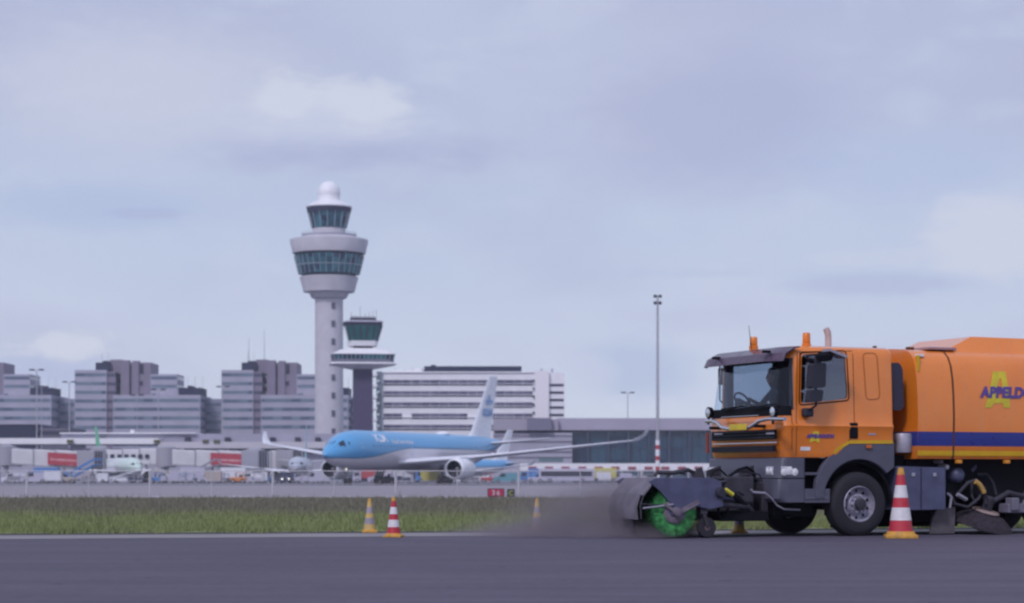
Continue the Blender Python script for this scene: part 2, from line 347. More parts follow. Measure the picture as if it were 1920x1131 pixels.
# ------------------------------------------------------------------ large buildings
M_mul = mat('mullion_grey', (.28, .33, .38), .5)
def control_tower():
    Y = 718.0; s = Y/FPX; cx = (617-CX)*s; t = empty('control_tower', (cx, Y, 0), label='tall pale round control tower with white radar dome and two glass rings', cat='control tower')
    zz = lambda py: CAMH+(HOR-py)*s
    L = lambda name, prof, m, par=t, n=48, sm=35: MB().lathe([(r*s, zz(y)) for r, y in prof], n=n).build(name, m, par, smooth=sm)
    shaft = L('shaft', [(27.5, 905), (27, 830), (26.4, 700), (26.2, 560)], M_conc)
    for k in range(9):
        y = 575+k*33.5; a = R(-68); x, yy = 26.6*s*math.cos(a), 26.6*s*math.sin(a)
        w = MB().box(-.6, .6, -.25, .25, -1.0, 1.0).build('window', mat('shaft_window', (.10, .10, .15), .4), shaft); w.location = (x, yy, zz(y)); w.rotation_euler = (0, 0, a+R(90))
    L('collar', [(26, 562), (33, 559), (38, 549), (48, 547.5)], M_conc)
    L('lower_ring', [(40, 549), (48, 548), (51, 535), (55, 521), (50, 518.6)], M_conc)
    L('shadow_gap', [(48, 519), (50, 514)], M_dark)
    g = L('window_ring', [(50, 516.5), (57, 515), (65.5, 481), (62, 479)], M_teal, n=64, sm=3)
    m = MB()
    for i in range(32):
        a = 2*math.pi*i/32; c, q = math.cos(a), math.sin(a)
        m.bar((57.2*s*c, 57.2*s*q, zz(515)), (65.7*s*c, 65.7*s*q, zz(481)), .2, .2)
    m.lathe([(61.2*s, zz(499.5)), (61.9*s, zz(499.5)), (62.1*s, zz(498)), (61.4*s, zz(498))], n=64, cap=False)
    m.build('mullion', M_mul, g)
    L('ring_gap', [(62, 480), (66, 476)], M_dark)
    L('upper_ring', [(63, 477), (68, 476), (73.5, 453), (73, 450.5), (50, 444.5)], M_conc)
    L('gallery', [(30, 446), (50, 445), (51.5, 441.5), (30, 441)], M_conc2)
    rail = MB()
    for k in (0, 1): rail.lathe([(51*s, zz(441-3*k)), (51.5*s, zz(441-3*k)), (51.5*s, zz(440.4-3*k)), (51*s, zz(440.4-3*k))], n=48, cap=False)
    for i in range(28): a = 2*math.pi*i/28; rail.bar((51.2*s*math.cos(a), 51.2*s*math.sin(a), zz(441)), (51.2*s*math.cos(a), 51.2*s*math.sin(a), zz(437.5)), .08, .08)
    rail.build('railing', M_steel, t)
    L('cab_base', [(32, 442), (31, 440), (30.5, 429)], M_conc)
    g = L('cab_glass', [(30, 430), (32.5, 428), (41, 391), (38, 389)], M_teal, n=16, sm=3)
    m = MB()
    for i in range(16):
        a = 2*math.pi*i/16; c, q = math.cos(a), math.sin(a)
        m.bar((32.7*s*c, 32.7*s*q, zz(428)), (41.3*s*c, 41.3*s*q, zz(391)), .25, .25)
    m.build('mullion', M_mul, g)
    L('cab_blind', [(40.9, 399), (42.2, 391), (41, 390.5)], M_navy)
    L('roof', [(41, 391), (43.5, 389.5), (43.5, 388), (32, 381), (23, 377)], M_white)
    L('dome_base', [(21.5, 379), (20.3, 376), (20.3, 366)], M_white)
    L('radar_dome', [(19.5, 369)]+[(21.3*math.cos(a), 361.5-21.3*math.sin(a)) for a in [R(x) for x in (-25, -10, 0, 15, 30, 45, 60, 72, 82, 89)]], M_white, sm=60)
control_tower()

def old_tower():
    Y = 600.0; s = Y/FPX; cx = (680-CX)*s; t = empty('control_tower', (cx, Y, 0), R(8), label='lower dark-shafted old control tower with white winged decks and roof aerials', cat='control tower')
    zz = lambda py: CAMH+(HOR-py)*s
    def fr(name, w0, d0, y0, w1, d1, y1, m, par=t, off=0, cut=.22):
        def ring(w, d, y):
            w, d = w*s/2, d*s/2; c = cut*min(w, d)
            return [(off*s+a, b, zz(y)) for a, b in ((-w+c, -d), (w-c, -d), (w, -d+c), (w, d-c), (w-c, d), (-w+c, d), (-w, d-c), (-w, -d+c))]
        return MB().rings([ring(w0, d0, y0), ring(w1, d1, y1)]).build(name, m, par)
    fr('shaft', 36, 36, 905, 35, 35, 689, mat('purple_brick', (.075, .06, .12), .85), cut=.05)
    fr('underside', 40, 40, 693, 124, 90, 684, M_white); fr('deck_edge', 124, 90, 684, 120, 88, 681.5, M_white)
    d = fr('deck_wall', 112, 80, 682, 112, 80, 674, mat('deck_grey', (.16, .16, .21), .6)); fr('deck_glass', 112.5, 80.5, 675, 117, 84, 666, M_teal)
    for k in range(15): x = (-55+k*7.86)*s; MB().bar((x, -40.6*s, zz(675)), (x*1.03, -42.3*s, zz(666)), .2, .2).build('mullion', M_mul, d)
    fr('deck_roof', 120, 88, 666, 84, 64, 657, M_white); fr('step', 66, 55, 657, 58, 50, 654.5, M_white)
    fr('neck', 36, 36, 655, 34, 34, 649, M_dark); fr('cab_gallery', 52, 52, 650, 56, 56, 640.5, M_white)
    g = fr('cab_glass', 52, 52, 641, 68, 68, 612, mat('green_cab_glass', (.03, .14, .14), .15, var=.3, scale=.2)); fr('cab_blind', 68, 68, 612.2, 72, 72, 606, M_dark)
    m = MB()
    for k in range(6):
        x = -1+k*.4; m.bar((x*26*s, -26.3*s, zz(641)), (x*34*s, -34.3*s, zz(612)), .3, .3)
    m.build('mullion', M_dark, g)
    fr('cab_roof', 74, 74, 606, 68, 68, 603, M_conc2); fr('roof_plant', 50, 40, 603.5, 46, 36, 596.5, M_dark)
    for k, (x, h) in enumerate([(-22, 14), (-12, 10), (-4, 26), (4, 12), (12, 16), (20, 18), (25, 20), (-18, 8)]):
        MB().tube([(x*s, (k % 3-1)*10*s, zz(604)), (x*s, (k % 3-1)*10*s, zz(600-h))], .09, 6).build('aerial', M_steel, t)
    MB().bar((-24*s, 0, zz(594)), (26*s, 0, zz(594)), .15, .15).build('aerial_bar', M_steel, t)
old_tower()

def block(par, name, x0, x1, d, z0, z1, m, nb=0, pitch=3.1, wh=1.25, y0=0.0, wm=None, first=1.0, inset=.25, y1=None):
    """box with ribbon windows on the front and both sides"""
    b = MB().box(x0, x1, y0, y0+d, z0, z1).build(name, m, par)
    for k in range(nb):
        zt = z1-first-k*pitch
        if zt-wh < z0: break
        MB().box(x0+inset, x1-inset, y0-.06, y0+.2, zt-wh, zt).add([(x1+.05, y0+.4, zt-wh), (x1+.05, y0+d-.4, zt-wh), (x1+.05, y0+d-.4, zt), (x1+.05, y0+.4, zt)], [(0, 1, 2, 3)]).build('window_band', wm or M_win, b)
    return b
def office(px, label):
    """px = pixel column of the left edge, as built at 760 m"""
    Y = 760.0; s = Y/FPX; t = empty('office_building', ((px-CX)*s, Y, 0), 0, label=label, cat='office building', group='grey office blocks with ribbon windows')
    zz = lambda py: CAMH+(HOR-py)*s
    a = block(t, 'main_block', 0, 60*s, 22, 0, zz(694), M_conc2, 7, 3.12, 1.2, first=1.1)
    block(t, 'link_bay', 60*s, 76*s, 20, 0, zz(697), M_core, 7, 3.12, 1.2, .6, mat('dark_bay_glass', (.07, .065, .11), .3), first=.6, inset=.05)
    MB().box(36*s, 64*s, 3, 14, zz(694), zz(679)).box(46*s, 60*s, 6, 12, zz(679), zz(675)).build('roof_plant', M_navy, t)
    c = MB().box(62*s, 84*s, 4.5, 18, zz(700), zz(673)).box(84*s, 140*s, 3, 20, zz(750), zz(679)).build('core', M_core, t)
    MB().box(84*s, 100*s, 2.2, 6, zz(750), zz(675)).box(106*s, 118*s, 2.4, 6, zz(752), zz(676)).build('stair_shaft', M_core, t)
    MB().box(119*s, 126*s, 2.7, 3.2, zz(700), zz(682)).box(119*s, 125*s, 2.7, 3.2, zz(722), zz(714)).box(101*s, 103*s, 2.7, 3.2, zz(750), zz(684)).build('window', M_dark, c)
    block(t, 'upper_step', 140*s, 190*s, 16, zz(752), zz(701), M_conc2, 3, 3.1, 1.2, 3, first=.7)
    block(t, 'lower_block', 78*s, 240*s, 30, 0, zz(742), M_conc2, 6, 3.12, 1.25, -6, first=1.3)
    MB().box(198*s, 240*s, -4, 10, zz(742), zz(728)).box(214*s, 222*s, -3, 5, zz(728), zz(724)).build('roof_plant', M_navy, t)
    MB().box(155*s, 198*s, -2, 6, zz(742), zz(733)).build('roof_room', M_conc2, t)
    for x in (46, 58, 208, 222, 236): MB().tube([(x*s, 5, zz(742)), (x*s, 5, zz(742 if x > 100 else 694)+7)], .06, 5).build('aerial', M_steel, t)
    block(t, 'rear_wing', 241*s, 276*s, 20, 0, zz(747), mat('blue_grey_concrete', (.26, .27, .35), .8), 5, 3.12, 1.2, 6, first=1.4)
    return t
office(-137, 'grey office block cut off by the left edge of the photo')
office(140, 'grey stepped office block behind the small green-tailed airliner')
office(415, 'grey stepped office block standing just left of the tall control tower')
for px, py, lab in ((495, 617, 'taller thin aerial mast on the roof left of the tall tower'), (466, 632, 'shorter thin aerial mast on the roof left of the tall tower')):
    s = 765/FPX; o = MB().tube([(0, 0, CAMH+(HOR-676)*s), (0, 0, CAMH+(HOR-py)*s)], [.16, .06], 6).build('aerial_mast', M_steel, loc=((px-CX)*s, 766, 0)); tag(o, lab, 'mast', 'roof aerial masts')

def striped_building():
    Y = 640.0; s = Y/FPX; cx = (705-CX)*s; t = empty('terminal_offices', (cx, Y, 0), R(0), label='long white office building with dark window stripes behind the blue airliner', cat='office building')
    zz = lambda py: CAMH+(HOR-py)*s
    def X(px): return (px-705)*s
    b = MB().box(X(716), X(1003), 0, 30, 0, zz(697)).build('wall', M_white, t)
    for k in range(5):
        zt = zz(712.5+k*21); 
        for j in range(16):
            x0 = X(719)+j*(X(999)-X(719))/16
            if k == 3 and j in (2, 9): continue
            MB().box(x0+.04, x0+(X(999)-X(719))/16-.04, -.08, .3, zt-1.7, zt).build('window', M_win2, b)
    for k in range(6): MB().box(X(716), X(1002), -.5, 0.02, zz(699+k*21), zz(698+k*21)).build('ledge', M_white, b)
    MB().box(X(706), X(716), -1, 12, 0, zz(697)).build('end_wall', mat('green_grey_glass', (.16, .21, .25), .3, var=.3, scale=.3), t)
    for k in range(6):
        MB().box(X(697), X(708), -2.5, 6, zz(706+k*21), zz(701+k*21)).build('balcony', M_white, t)
        MB().box(X(708), X(712), -2.2, 6, zz(716+k*21), zz(713+k*21)).build('balcony', M_white, t)
    MB().box(X(795), X(978), 1, 18, zz(697), zz(686.5)).box(X(806), X(815), 7, 12, zz(686.5), zz(682)).build('roof_plant', M_navy, t)
    MB().box(X(735), X(792), 6, 16, zz(697), zz(692)).box(X(770), X(790), 8, 14, zz(692), zz(688)).build('roof_room', M_white, t)
    MB().box(X(1003), X(1029), -1.5, 24, 0, zz(696)).build('stair_tower', mat('bright_white_render', (.80, .77, .80), .7, var=.03), t)
    e = MB().box(X(1029), X(1059), 0, 22, 0, zz(699)).build('end_wing', M_white, t)
    for k in range(5): MB().box(X(1030.5), X(1057), -.08, .3, zz(720+k*14)-.75, zz(720+k*14)+.0).build('window', M_navy, e)
    for k in range(5): MB().box(X(999), X(1002.5), -.7, -.1, zz(716+k*15), zz(712+k*15)).build('window', M_dark, e)
    for x in (1016, 1036): MB().box(X(x-2), X(x+2), 6, 8, zz(697), zz(689)).build('chimney', M_conc2, t)
    rnd = random.Random(4)
    for k in range(14): x = 740+k*17; MB().tube([(X(x), 2, zz(697)), (X(x), 2, zz(691-rnd.random()*8))], .07, 5).build('aerial', M_steel, t)
striped_building()

def glass_terminal():
    Y = 560.0; s = Y/FPX; t = empty('terminal', ((925-CX)*s, Y, 0), label='long dark glass terminal hall under a flat mauve roof band', cat='terminal building')
    zz = lambda py: CAMH+(HOR-py)*s
    X = lambda px: (px-925)*s
    MB().box(X(1045), X(1700), -2, 60, zz(807), zz(784.5)).build('roof_band', mat('mauve_band', (.38, .35, .44), .7, var=.05, scale=.15), t)
    g = MB().box(X(1072), X(1690), 0, 58, 0, zz(808)).build('glass_wall', M_tealdark, t)
    m = MB()
    for k in range(40): m.box(X(1074)+k*2.2, X(1074)+k*2.2+.12, -.12, .02, 0, zz(808))
    m.box(X(1072), X(1690), -.14, .02, zz(842), zz(840.5)); m.build('mullion', mat('dark_frame', (.02, .035, .07), .5), g)
    for k in range(12): MB().box(X(1100+k*38), X(1100+k*38)+.5, -1.6, -1.0, 0, zz(808)).build('column', mat('column_grey', (.05, .065, .11), .6), t)
    MB().box(X(925), X(1072), -4, 50, 0, zz(812)).build('side_hall', M_conc2, t)
    MB().box(X(925), X(988), -5, 30, zz(808), zz(786)).build('upper_hall', mat('mauve_grey', (.35, .32, .39), .8), t)
    MB().box(X(988), X(1033), -6, 30, zz(808), zz(785)).build('plant_room', mat('slate_mauve', (.19, .18, .25), .8), t)
    MB().box(X(1033), X(1046), -4, 30, zz(808), zz(787)).build('link_room', mat('mauve_grey', (.35, .32, .39), .8), t)
    for y, y2 in ((818, 817), (829, 827.5), (848, 846), (858, 857)): MB().box(X(925), X(1071.8), -4.3, -3.98, zz(y), zz(y2)).build('ledge', M_core, t)
    MB().box(X(1010), X(1055), -4.1, -3.9, zz(866), zz(858.5)).build('door', mat('shutter_teal', (.13, .2, .22), .5), t)
    MB().box(X(1020), X(1035), -4.1, -3.9, zz(848), zz(840)).build('vent', M_dark, t)
glass_terminal()

def barrier():
    Y = 520.0; s = Y/FPX; t = empty('barrier_wall', ((975-CX)*s, Y, 0), label='long white barrier with red blocks in front of glass terminal', cat='barrier')
    zz = lambda py: CAMH+(HOR-py)*s
    MB().box(0, 70, 0, 1.0, zz(882), zz(869)).build('panel', M_white, t)
    for k in range(17): MB().box(2+k*4.05, 4.0+k*4.05, -.12, -.02, zz(880.5), zz(875)).build('red_block', mat('red_block_paint', (.30, .06, .09), .6), t)
    for k in range(18): MB().box(.4+k*4.05, .7+k*4.05, .2, .5, 0, zz(882)).build('post', M_steel, t)
barrier()
def navy_hall():
    Y = 640.0; s = Y/FPX; t = empty('navy_hall', ((-120-CX)*s, Y, 0), label='dark navy flat hall at the left edge above the pier', cat='building')
    zz = lambda py: CAMH+(HOR-py)*s
    MB().box(0, 186*s, 0, 30, 0, zz(796)).build('wall', M_navy, t); MB().box(-.3, 187*s, -.5, 30, zz(796), zz(794)).build('roof_edge', M_conc2, t)
    MB().box(187*s, 250*s, 2, 25, 0, zz(802)).build('annex', mat('annex_slate', (.13, .12, .17), .7), t)
    MB().box(187*s, 250*s, 1.9, 2.05, zz(815), zz(808)).build('window_band', M_dark, t)
navy_hall()

def pier():
    Y = 500.0; s = Y/FPX; t = empty('pier_building', ((-150-CX)*s, Y, 0), label='low white gate pier with long flat roof behind jet bridges', cat='terminal building')
    zz = lambda py: CAMH+(HOR-py)*s
    X = lambda px: (px+150)*s
    MB().box(0, X(300), -2, 14, zz(833), zz(822)).build('roof', M_white, t)
    MB().box(X(300.2), X(640), -2.6, 14, zz(841), zz(829)).build('roof', M_conc, t)
    MB().box(X(110), X(640), 3, 24, zz(828.8), zz(813)).build('upper_storey', mat('pier_mauve', (.33, .32, .40), .75, var=.1, scale=.1), t)
    MB().box(X(108), X(365), 2, 25, zz(813), zz(811)).build('upper_roof', M_white, t)
    MB().box(X(0), X(640), 0, 12, 0, zz(841)).build('wall', M_conc2, t)
    for k in range(46): MB().box(1+k*2.1, 2.6+k*2.1, -.08, 0.1, zz(851), zz(843)).build('window', M_win2, t)
    for x in (185, 345, 420, 505, 552, 590): MB().box(X(x), X(x+9), 1, 4, zz(829), zz(820)).build('roof_plant', M_dark if x != 505 else M_navy, t)
    for x in (130, 292, 383, 404): MB().box(X(x), X(x+11), -2.9, -1.8, zz(831), zz(825)).build('sign_box', mat('olive_box', (.10, .10, .05), .6), t)
    MB().tube([(X(240), 6, zz(813)), (X(240), 6, zz(805))], .5, 8).build('roof_vent', M_white, t)
pier()

def lamp_mast(px, py, Y, label, kind='post', r=.22):
    z = CAMH+(HOR-py)/FPX*Y; t = empty('light_mast', ((px-CX)/FPX*Y, Y, 0), label=label, cat='light mast', group='tall apron light masts')
    MB().tube([(0, 0, 0), (0, 0, z-.6)], [r, r*.55], 10).build('pole', M_steel, t, 40)
    if kind == 'flood':
        MB().box(-.6, .6, -.08, .08, z-1.35, z-1.25).box(-.6, .6, -.08, .08, z-.25, z-.15).box(-.06, .06, -.06, .06, z-1.4, z-.1).build('bracket', M_dark, t)
        for a in (-.42, .42):
            for b in (-.2, -1.3): MB().box(a-.24, a+.24, -.3, .15, z+b-.28, z+b+.2, .04).build('floodlight', M_dark, t)
    else:
        MB().box(-1.8, 1.8, -.1, .1, z-.7, z-.55).build('bracket', M_steel, t)
        for a in (-1.6, -.9, .9, 1.6): MB().box(a-.32, a+.32, -.4, .3, z-.6, z-.3).build('floodlight', M_dark, t)
    return t
m1 = lamp_mast(1233, 553, 350, 'tall thin mast with four floodlights and red-white foot left of the orange truck', 'flood', .32)
MB().lathe([(.335, .2), (.335, 7.2)], n=14).build('painted_sleeve', M_white, m1)
for z0, z1 in ((2.2, 2.9), (3.9, 4.6), (5.7, 6.4)): MB().lathe([(.345, z0), (.345, z1)], n=14).build('red_band', mat('mast_red', (.42, .04, .05), .5), m1)
lamp_mast(1177, 733, 600, 'shorter twin-armed light mast before the dark glass terminal')
lamp_mast(69, 690, 560, 'light mast crossing the navy hall near the left edge')
lamp_mast(78, 722, 600, 'short light mast just right of the mast over the navy hall', r=.16)
lamp_mast(130, 713, 620, 'light mast left of the middle grey office block')
lamp_mast(297, 727, 560, 'light mast in front of the middle grey office block')
lamp_mast(257, 738, 620, 'thin short mast left of centre before the middle office block', r=.16)
lamp_mast(418, 722, 620, 'light mast at the left corner of the office block by the tall tower', r=.16)

# ------------------------------------------------------------------ airliners
def livery(name, top, bottom, x0, x1, z0, z1, nose=None):
    m = bpy.data.materials.new(name); m.use_nodes = True; t = NT(m.node_tree); b = t.n['Principled BSDF']
    b.inputs['Roughness'].default_value = 0.28; b.inputs['Coat Weight'].default_value = 0.3
    tc = t.new('ShaderNodeTexCoord'); sep = t.new('ShaderNodeSeparateXYZ'); t.link(tc.outputs['Object'], sep.inputs[0])
    line = t.rng(sep.outputs[0], x0, x1, z0, z1); f = t.math('GREATER_THAN', sep.outputs[2], line)
    edge = t.math('LESS_THAN', t.math('ABSOLUTE', t.math('SUBTRACT', sep.outputs[2], t.math('ADD', line, .04))), .10)
    n = t.noise(tc.outputs['Object'], 1.5, 4, .6)
    c = t.mix(f, bottom, top)
    if nose: c = t.mix(t.rng(t.math('ADD', sep.outputs[0], t.math('MULTIPLY', n, 3)), nose[0], nose[1]), c, nose[2])
    c = t.mix(t.math('MULTIPLY', edge, f), c, tuple(x*.35 for x in top))
    c = t.mix(t.math('MULTIPLY', t.rng(n, .4, .8), .12), c, (.3, .3, .35))
    t.link(c, b.inputs['Base Color']); return m
M_wing = mat('wing_grey', (.72, .72, .78), .35, var=.05, scale=.8)
M_pwhite = mat('aircraft_white', (.82, .83, .88), .3, var=.03, scale=.8)
M_inlet = mat('engine_inlet', (.01, .012, .03), .4); M_tyre = mat('tyre_rubber', (.022, .02, .026), .85, var=.2)
def airliner(name, loc, heading, Lg, Rf, span, fin_h, fin_mat, body_mat, label, cz, wing_x, eng_r, big=True, detail=True, group='parked airliners'):
    t = empty(name, loc, heading, label=label, cat='airliner', group=group)
    # fuselage: nose at x = 0, tail at x = -Lg; object origin on the axis so the livery line is in local z
    pr = [(0, .02, -.28), (-.012, .22, -.26), (-.03, .46, -.2), (-.06, .72, -.1), (-.095, .90, -.03), (-.14, 1, 0), (-.62, 1, 0), (-.72, .96, .04), (-.82, .76, .2), (-.90, .50, .40), (-.96, .28, .55), (-1, .09, .62)]
    rs = []
    for x, r, dz in pr: rs.append([(x*Lg, r*Rf*math.cos(a), dz*Rf+r*Rf*math.sin(a)) for a in [2*math.pi*k/40 for k in range(40)]])
    f = MB().rings(rs).build('fuselage', body_mat, t, 50); f.location = (0, 0, cz)
    def surf(nm, root, tip, m, par=t, axis='y', th0=.11, th1=.09):
        """root/tip: (x_le, chord, span pos, z)"""
        def foil(xle, ch, p, z, th):
            pts = [(0, 0), (.02, .35), (.12, .8), (.35, 1), (.7, .55), (1, .02), (.7, -.35), (.35, -.6), (.12, -.6), (.02, -.3)]
            return [((xle-a*ch, p, z+b*th*ch/2) if axis == 'y' else (xle-a*ch, p+b*th*ch/2, z)) for a, b in pts]
        return MB().rings([foil(*q) for q in (root if isinstance(root[0], tuple) else [root, tip])]).build(nm, m, par, 40)
    hs = span/2; k = Lg/58.8
    for sgn in (1, -1):
        z0 = cz-.62*Rf; zt = z0+ (3.4 if big else 1.9)
        w = surf('wing', [(wing_x+1.5*k, 12.5*k, sgn*Rf*.3, z0, .12), (wing_x-1.2*k, 10.6*k, sgn*Rf, z0+.05, .13), (wing_x-.577*hs*.34-1.2*k, 7.2*k, sgn*hs*.36, z0+(zt-z0)*.27, .11), (wing_x-.56*hs*.97-1*k, 2.7*k, sgn*hs*.965, zt-.1, .10)], None, M_wing)
        ty = sgn*hs*.965
        surf('winglet', [(wing_x-.56*hs*.97-1*k, 2.7*k, ty, zt-.08, .10), (wing_x-.56*hs*.97-2.4*k, 1.7*k, ty+sgn*1.0*k, zt+.7*k, .08), (wing_x-.56*hs*.97-3.6*k, .9*k, ty+sgn*1.5*k, zt+1.9*k, .07)], None, M_pwhite, w)
        ey = sgn*hs*(.315 if big else .29); ex = wing_x-.577*abs(ey)+(3.6 if big else 2.7)*k; ez = cz-Rf-.25+(eng_r*.28 if big else eng_r*.15)
        ez = max(ez, eng_r+.62)
        e = MB().lathe([(eng_r*.80, -.3), (eng_r*.86, .12), (eng_r*.97, .02), (eng_r*1.05, -.7), (eng_r*1.04, -2.0*eng_r), (eng_r*.85, -3.2*eng_r), (eng_r*.62, -3.3*eng_r), (eng_r*.45, -4.1*eng_r), (.05, -4.4*eng_r)], axis='x', n=32, cap=False).build('engine', M_pwhite, t, 50); e.location = (ex, ey, ez)
        MB().lathe([(eng_r*.79, -.10), (eng_r*.82, -1.3), (.02, -1.32)], axis='x', n=32, cap=False).build('inlet', M_inlet, e)
        MB().lathe([(.02, -.75), (eng_r*.14, -.95), (eng_r*.24, -1.28)], axis='x', n=16, cap=False).build('spinner', M_steel, e, 50)
        zw = cz-.62*Rf+(zt-z0)*.28
        MB().rings([[(ex-1.2*k, ey-.2, ez+eng_r*.9), (ex-1.2*k, ey+.2, ez+eng_r*.9), (ex-1.6*k, ey+.2, ez+eng_r*1.15), (ex-1.6*k, ey-.2, ez+eng_r*1.15)], [(ex-6.5*k, ey-.2, ez+eng_r*.7), (ex-6.5*k, ey+.2, ez+eng_r*.7), (ex-6.5*k, ey+.2, zw), (ex-6.5*k, ey-.2, zw)]]).build('pylon', M_pwhite, t)
        # tailplane
        surf('tailplane', [(-.87*Lg, 5.6*k, sgn*Rf*.25, cz+.55*Rf, .1), (-.94*Lg-1.2*k, 2.2*k, sgn*9.6*k, cz+.85*Rf, .09)], None, M_wing)
        # main gear
        gx = wing_x-9.5*k if big else wing_x-7.5*k; gy = sgn*(5.3 if big else 2.9)
        zt2 = cz-.7*Rf; g = MB().tube([(gx, gy, .6), (gx, gy*.92, zt2)], .18*k+.06, 10).box(gx-.9*k, gx+.9*k, gy-.55, gy-.5, 1.1, zt2).build('main_gear', M_steel, t)
        rw = .68 if big else .55
        for a in ((.95, -.95) if big else (0,)):
            for bb in (-.6, .6): MB().lathe([(rw*.55, -.2), (rw*.95, -.2), (rw, -.1), (rw, .1), (rw*.95, .2), (rw*.55, .2)], (gx+a*.8, gy+bb*.7, rw), 'y', 20).build('wheel', M_tyre, g, 40)
    surf('fin', [(-.775*Lg, .155*Lg, 0, cz+Rf*.9, .09), (-.80*Lg, .128*Lg, 0, cz+Rf*1.15, .09), (-.80*Lg-(fin_h-cz-Rf)*.72, .055*Lg, 0, fin_h, .08)], None, fin_mat, axis='z')
    nx = -.115*Lg; rw = .5 if big else .35
    g = MB().tube([(nx, 0, .45), (nx+.3, 0, cz-.75*Rf)], .12, 10).box(nx-.6, nx+.6, -.5, -.46, cz-1.25*Rf, cz-.9*Rf).box(nx-.6, nx+.6, .46, .5, cz-1.25*Rf, cz-.9*Rf).build('nose_gear', M_steel, t)
    for bb in (-.35, .35): MB().lathe([(rw*.5, -.14), (rw, -.1), (rw, .1), (rw*.5, .14)], (nx, bb, rw), 'y', 20).build('wheel', M_tyre, g, 40)
    # cockpit windows: dark band following the nose
    def skin(x, a, off=.02):
        xs = [p[0]*Lg for p in pr]
        for i in range(len(pr)-1):
            if xs[i] >= x >= xs[i+1]:
                f_ = (xs[i]-x)/(xs[i]-xs[i+1]); r = pr[i][1]+(pr[i+1][1]-pr[i][1])*f_; dz = pr[i][2]+(pr[i+1][2]-pr[i][2])*f_
                r = r*Rf+off; return (x, r*math.cos(a), cz+dz*Rf+r*math.sin(a))
        return (x, 0, cz)
    cw = MB(); dkw = mat('cockpit_glass', (.02, .025, .05), .1)
    for sgn in (0, 1):
        for xa, xb, a0, a1 in ((-.030, -.042, 50, 84), (-.042, -.055, 34, 58), (-.052, -.066, 26, 42)):
            q = [skin(x*Lg, R(a) if sgn == 0 else math.pi-R(a), .03) for x, a in ((xa+.004, a0), (xb, a0-1), (xb-.003, a1-4), (xa, a1))]
            cw.add(q, [(0, 1, 2, 3)])
    cw.build('cockpit_window', dkw, t)
    if detail:
        for i in range(int(Lg*.62/1.05)):
            x = -.16*Lg-i*1.05
            for s_ in (0, 1):
                q = [skin(x+dx, (R(12)+da) if s_ == 0 else math.pi-(R(12)+da), .012) for dx, da in ((.13, -.05), (-.13, -.05), (-.13, .05), (.13, .05))]; MB().add(q, [(0, 1, 2, 3)]).build('cabin_window', mat('cabin_glass', (.06, .09, .16), .15), t)
        for xd in (-.11, -.36, -.73):
            for s_ in (0, 1):
                d = MB().add([skin(xd*Lg+dx, (a) if s_ == 0 else math.pi-a, .01) for dx, a in ((.5, R(-12)), (-.5, R(-12)), (-.5, R(8)), (-.5, R(24)), (.5, R(24)), (.5, R(8)))], [(0, 1, 2, 5), (5, 2, 3, 4)]).build('door', mat('door_paint', (.22, .42, .66), .35), t)
    return t, skin
M_blue = livery('blue_livery', (.095, .37, .68), (.76, .73, .78), -22, -5, .35, -1.25)
hd = math.atan2(-.911, -.412)
big, skin = airliner('wide_body_airliner', (-25.9, 294, 0), hd, 58.8, 2.82, 65.2, 17.4, M_pwhite, M_blue, 'large sky-blue and white airliner with raised winglets in front of the towers', 4.95, -17.5, 1.48)
# writing and marks on the big airliner
M_mblue = mat('mark_blue', (.22, .38, .66), .4, var=.03)
def fin_marks(side):
    base = Matrix.Translation((-54.6, side*.42, 10.9)) @ Matrix.Rotation(R(90), 4, 'X')
    if side > 0: base = Matrix.Translation((-50.9, side*.43, 10.9)) @ Matrix.Rotation(R(180), 4, 'Z') @ Matrix.Rotation(R(90), 4, 'X')
    text('KLM', 1.75, base, 'airline_letters', M_mblue, big, bold=.06, depth=.02)
    c = MB(); X0 = -53.2
    c.box(X0-.9, X0+.9, side*.40, side*.44, 12.75, 12.95)
    for i in range(5): c.lathe([(.26, 0), (.26, .03)], (X0-.9+i*.45, side*.42, 13.25+.12*(1-abs(i-2)/2)), 'y', 12)
    c.lathe([(.3, 0), (.3, .04)], (X0, side*.42, 13.85), 'y', 12); c.box(X0-.08, X0+.08, side*.40, side*.44, 14.05, 14.4); c.box(X0-.22, X0+.22, side*.40, side*.44, 14.17, 14.3)
    c.build('crown_emblem', M_mblue, big)
fin_marks(1); fin_marks(-1)
def on_body(x0, a0, side):
    def wq(co):  # co.x along body, co.y up (arc)
        x = x0-co.x if side > 0 else x0+co.x
        return Vector(skin(x, R(a0)+co.y/2.85 if side > 0 else math.pi-(R(a0)+co.y/2.85), .03+co.z))
    return wq
for side in (1,):
    text('KLM', 1.9, Matrix.Identity(4), 'airline_letters', M_pwhite, big, bold=.06, depth=.005, warp=on_body(-10.6, 26, side))
    text('Royal Dutch Airlines', .8, Matrix.Identity(4), 'airline_name', M_pwhite, big, bold=.01, depth=.004, warp=on_body(-15.4, 22, side))
MB().lathe([(.02, .45), (.5, .38), (.9, .2), (1.1, 0), (.9, -.2)], (0, 0, 0), 'z', 24).build('antenna_dome', M_white, big, 50).location = (-37, 0, 7.75)
MB().lathe([(.16, -.05), (.16, .05)], (-6.3, 0, 2.35), 'x', 14).build('taxi_light', mat('lit_lamp', (1, .95, .85), .3, emit=2.5), big)

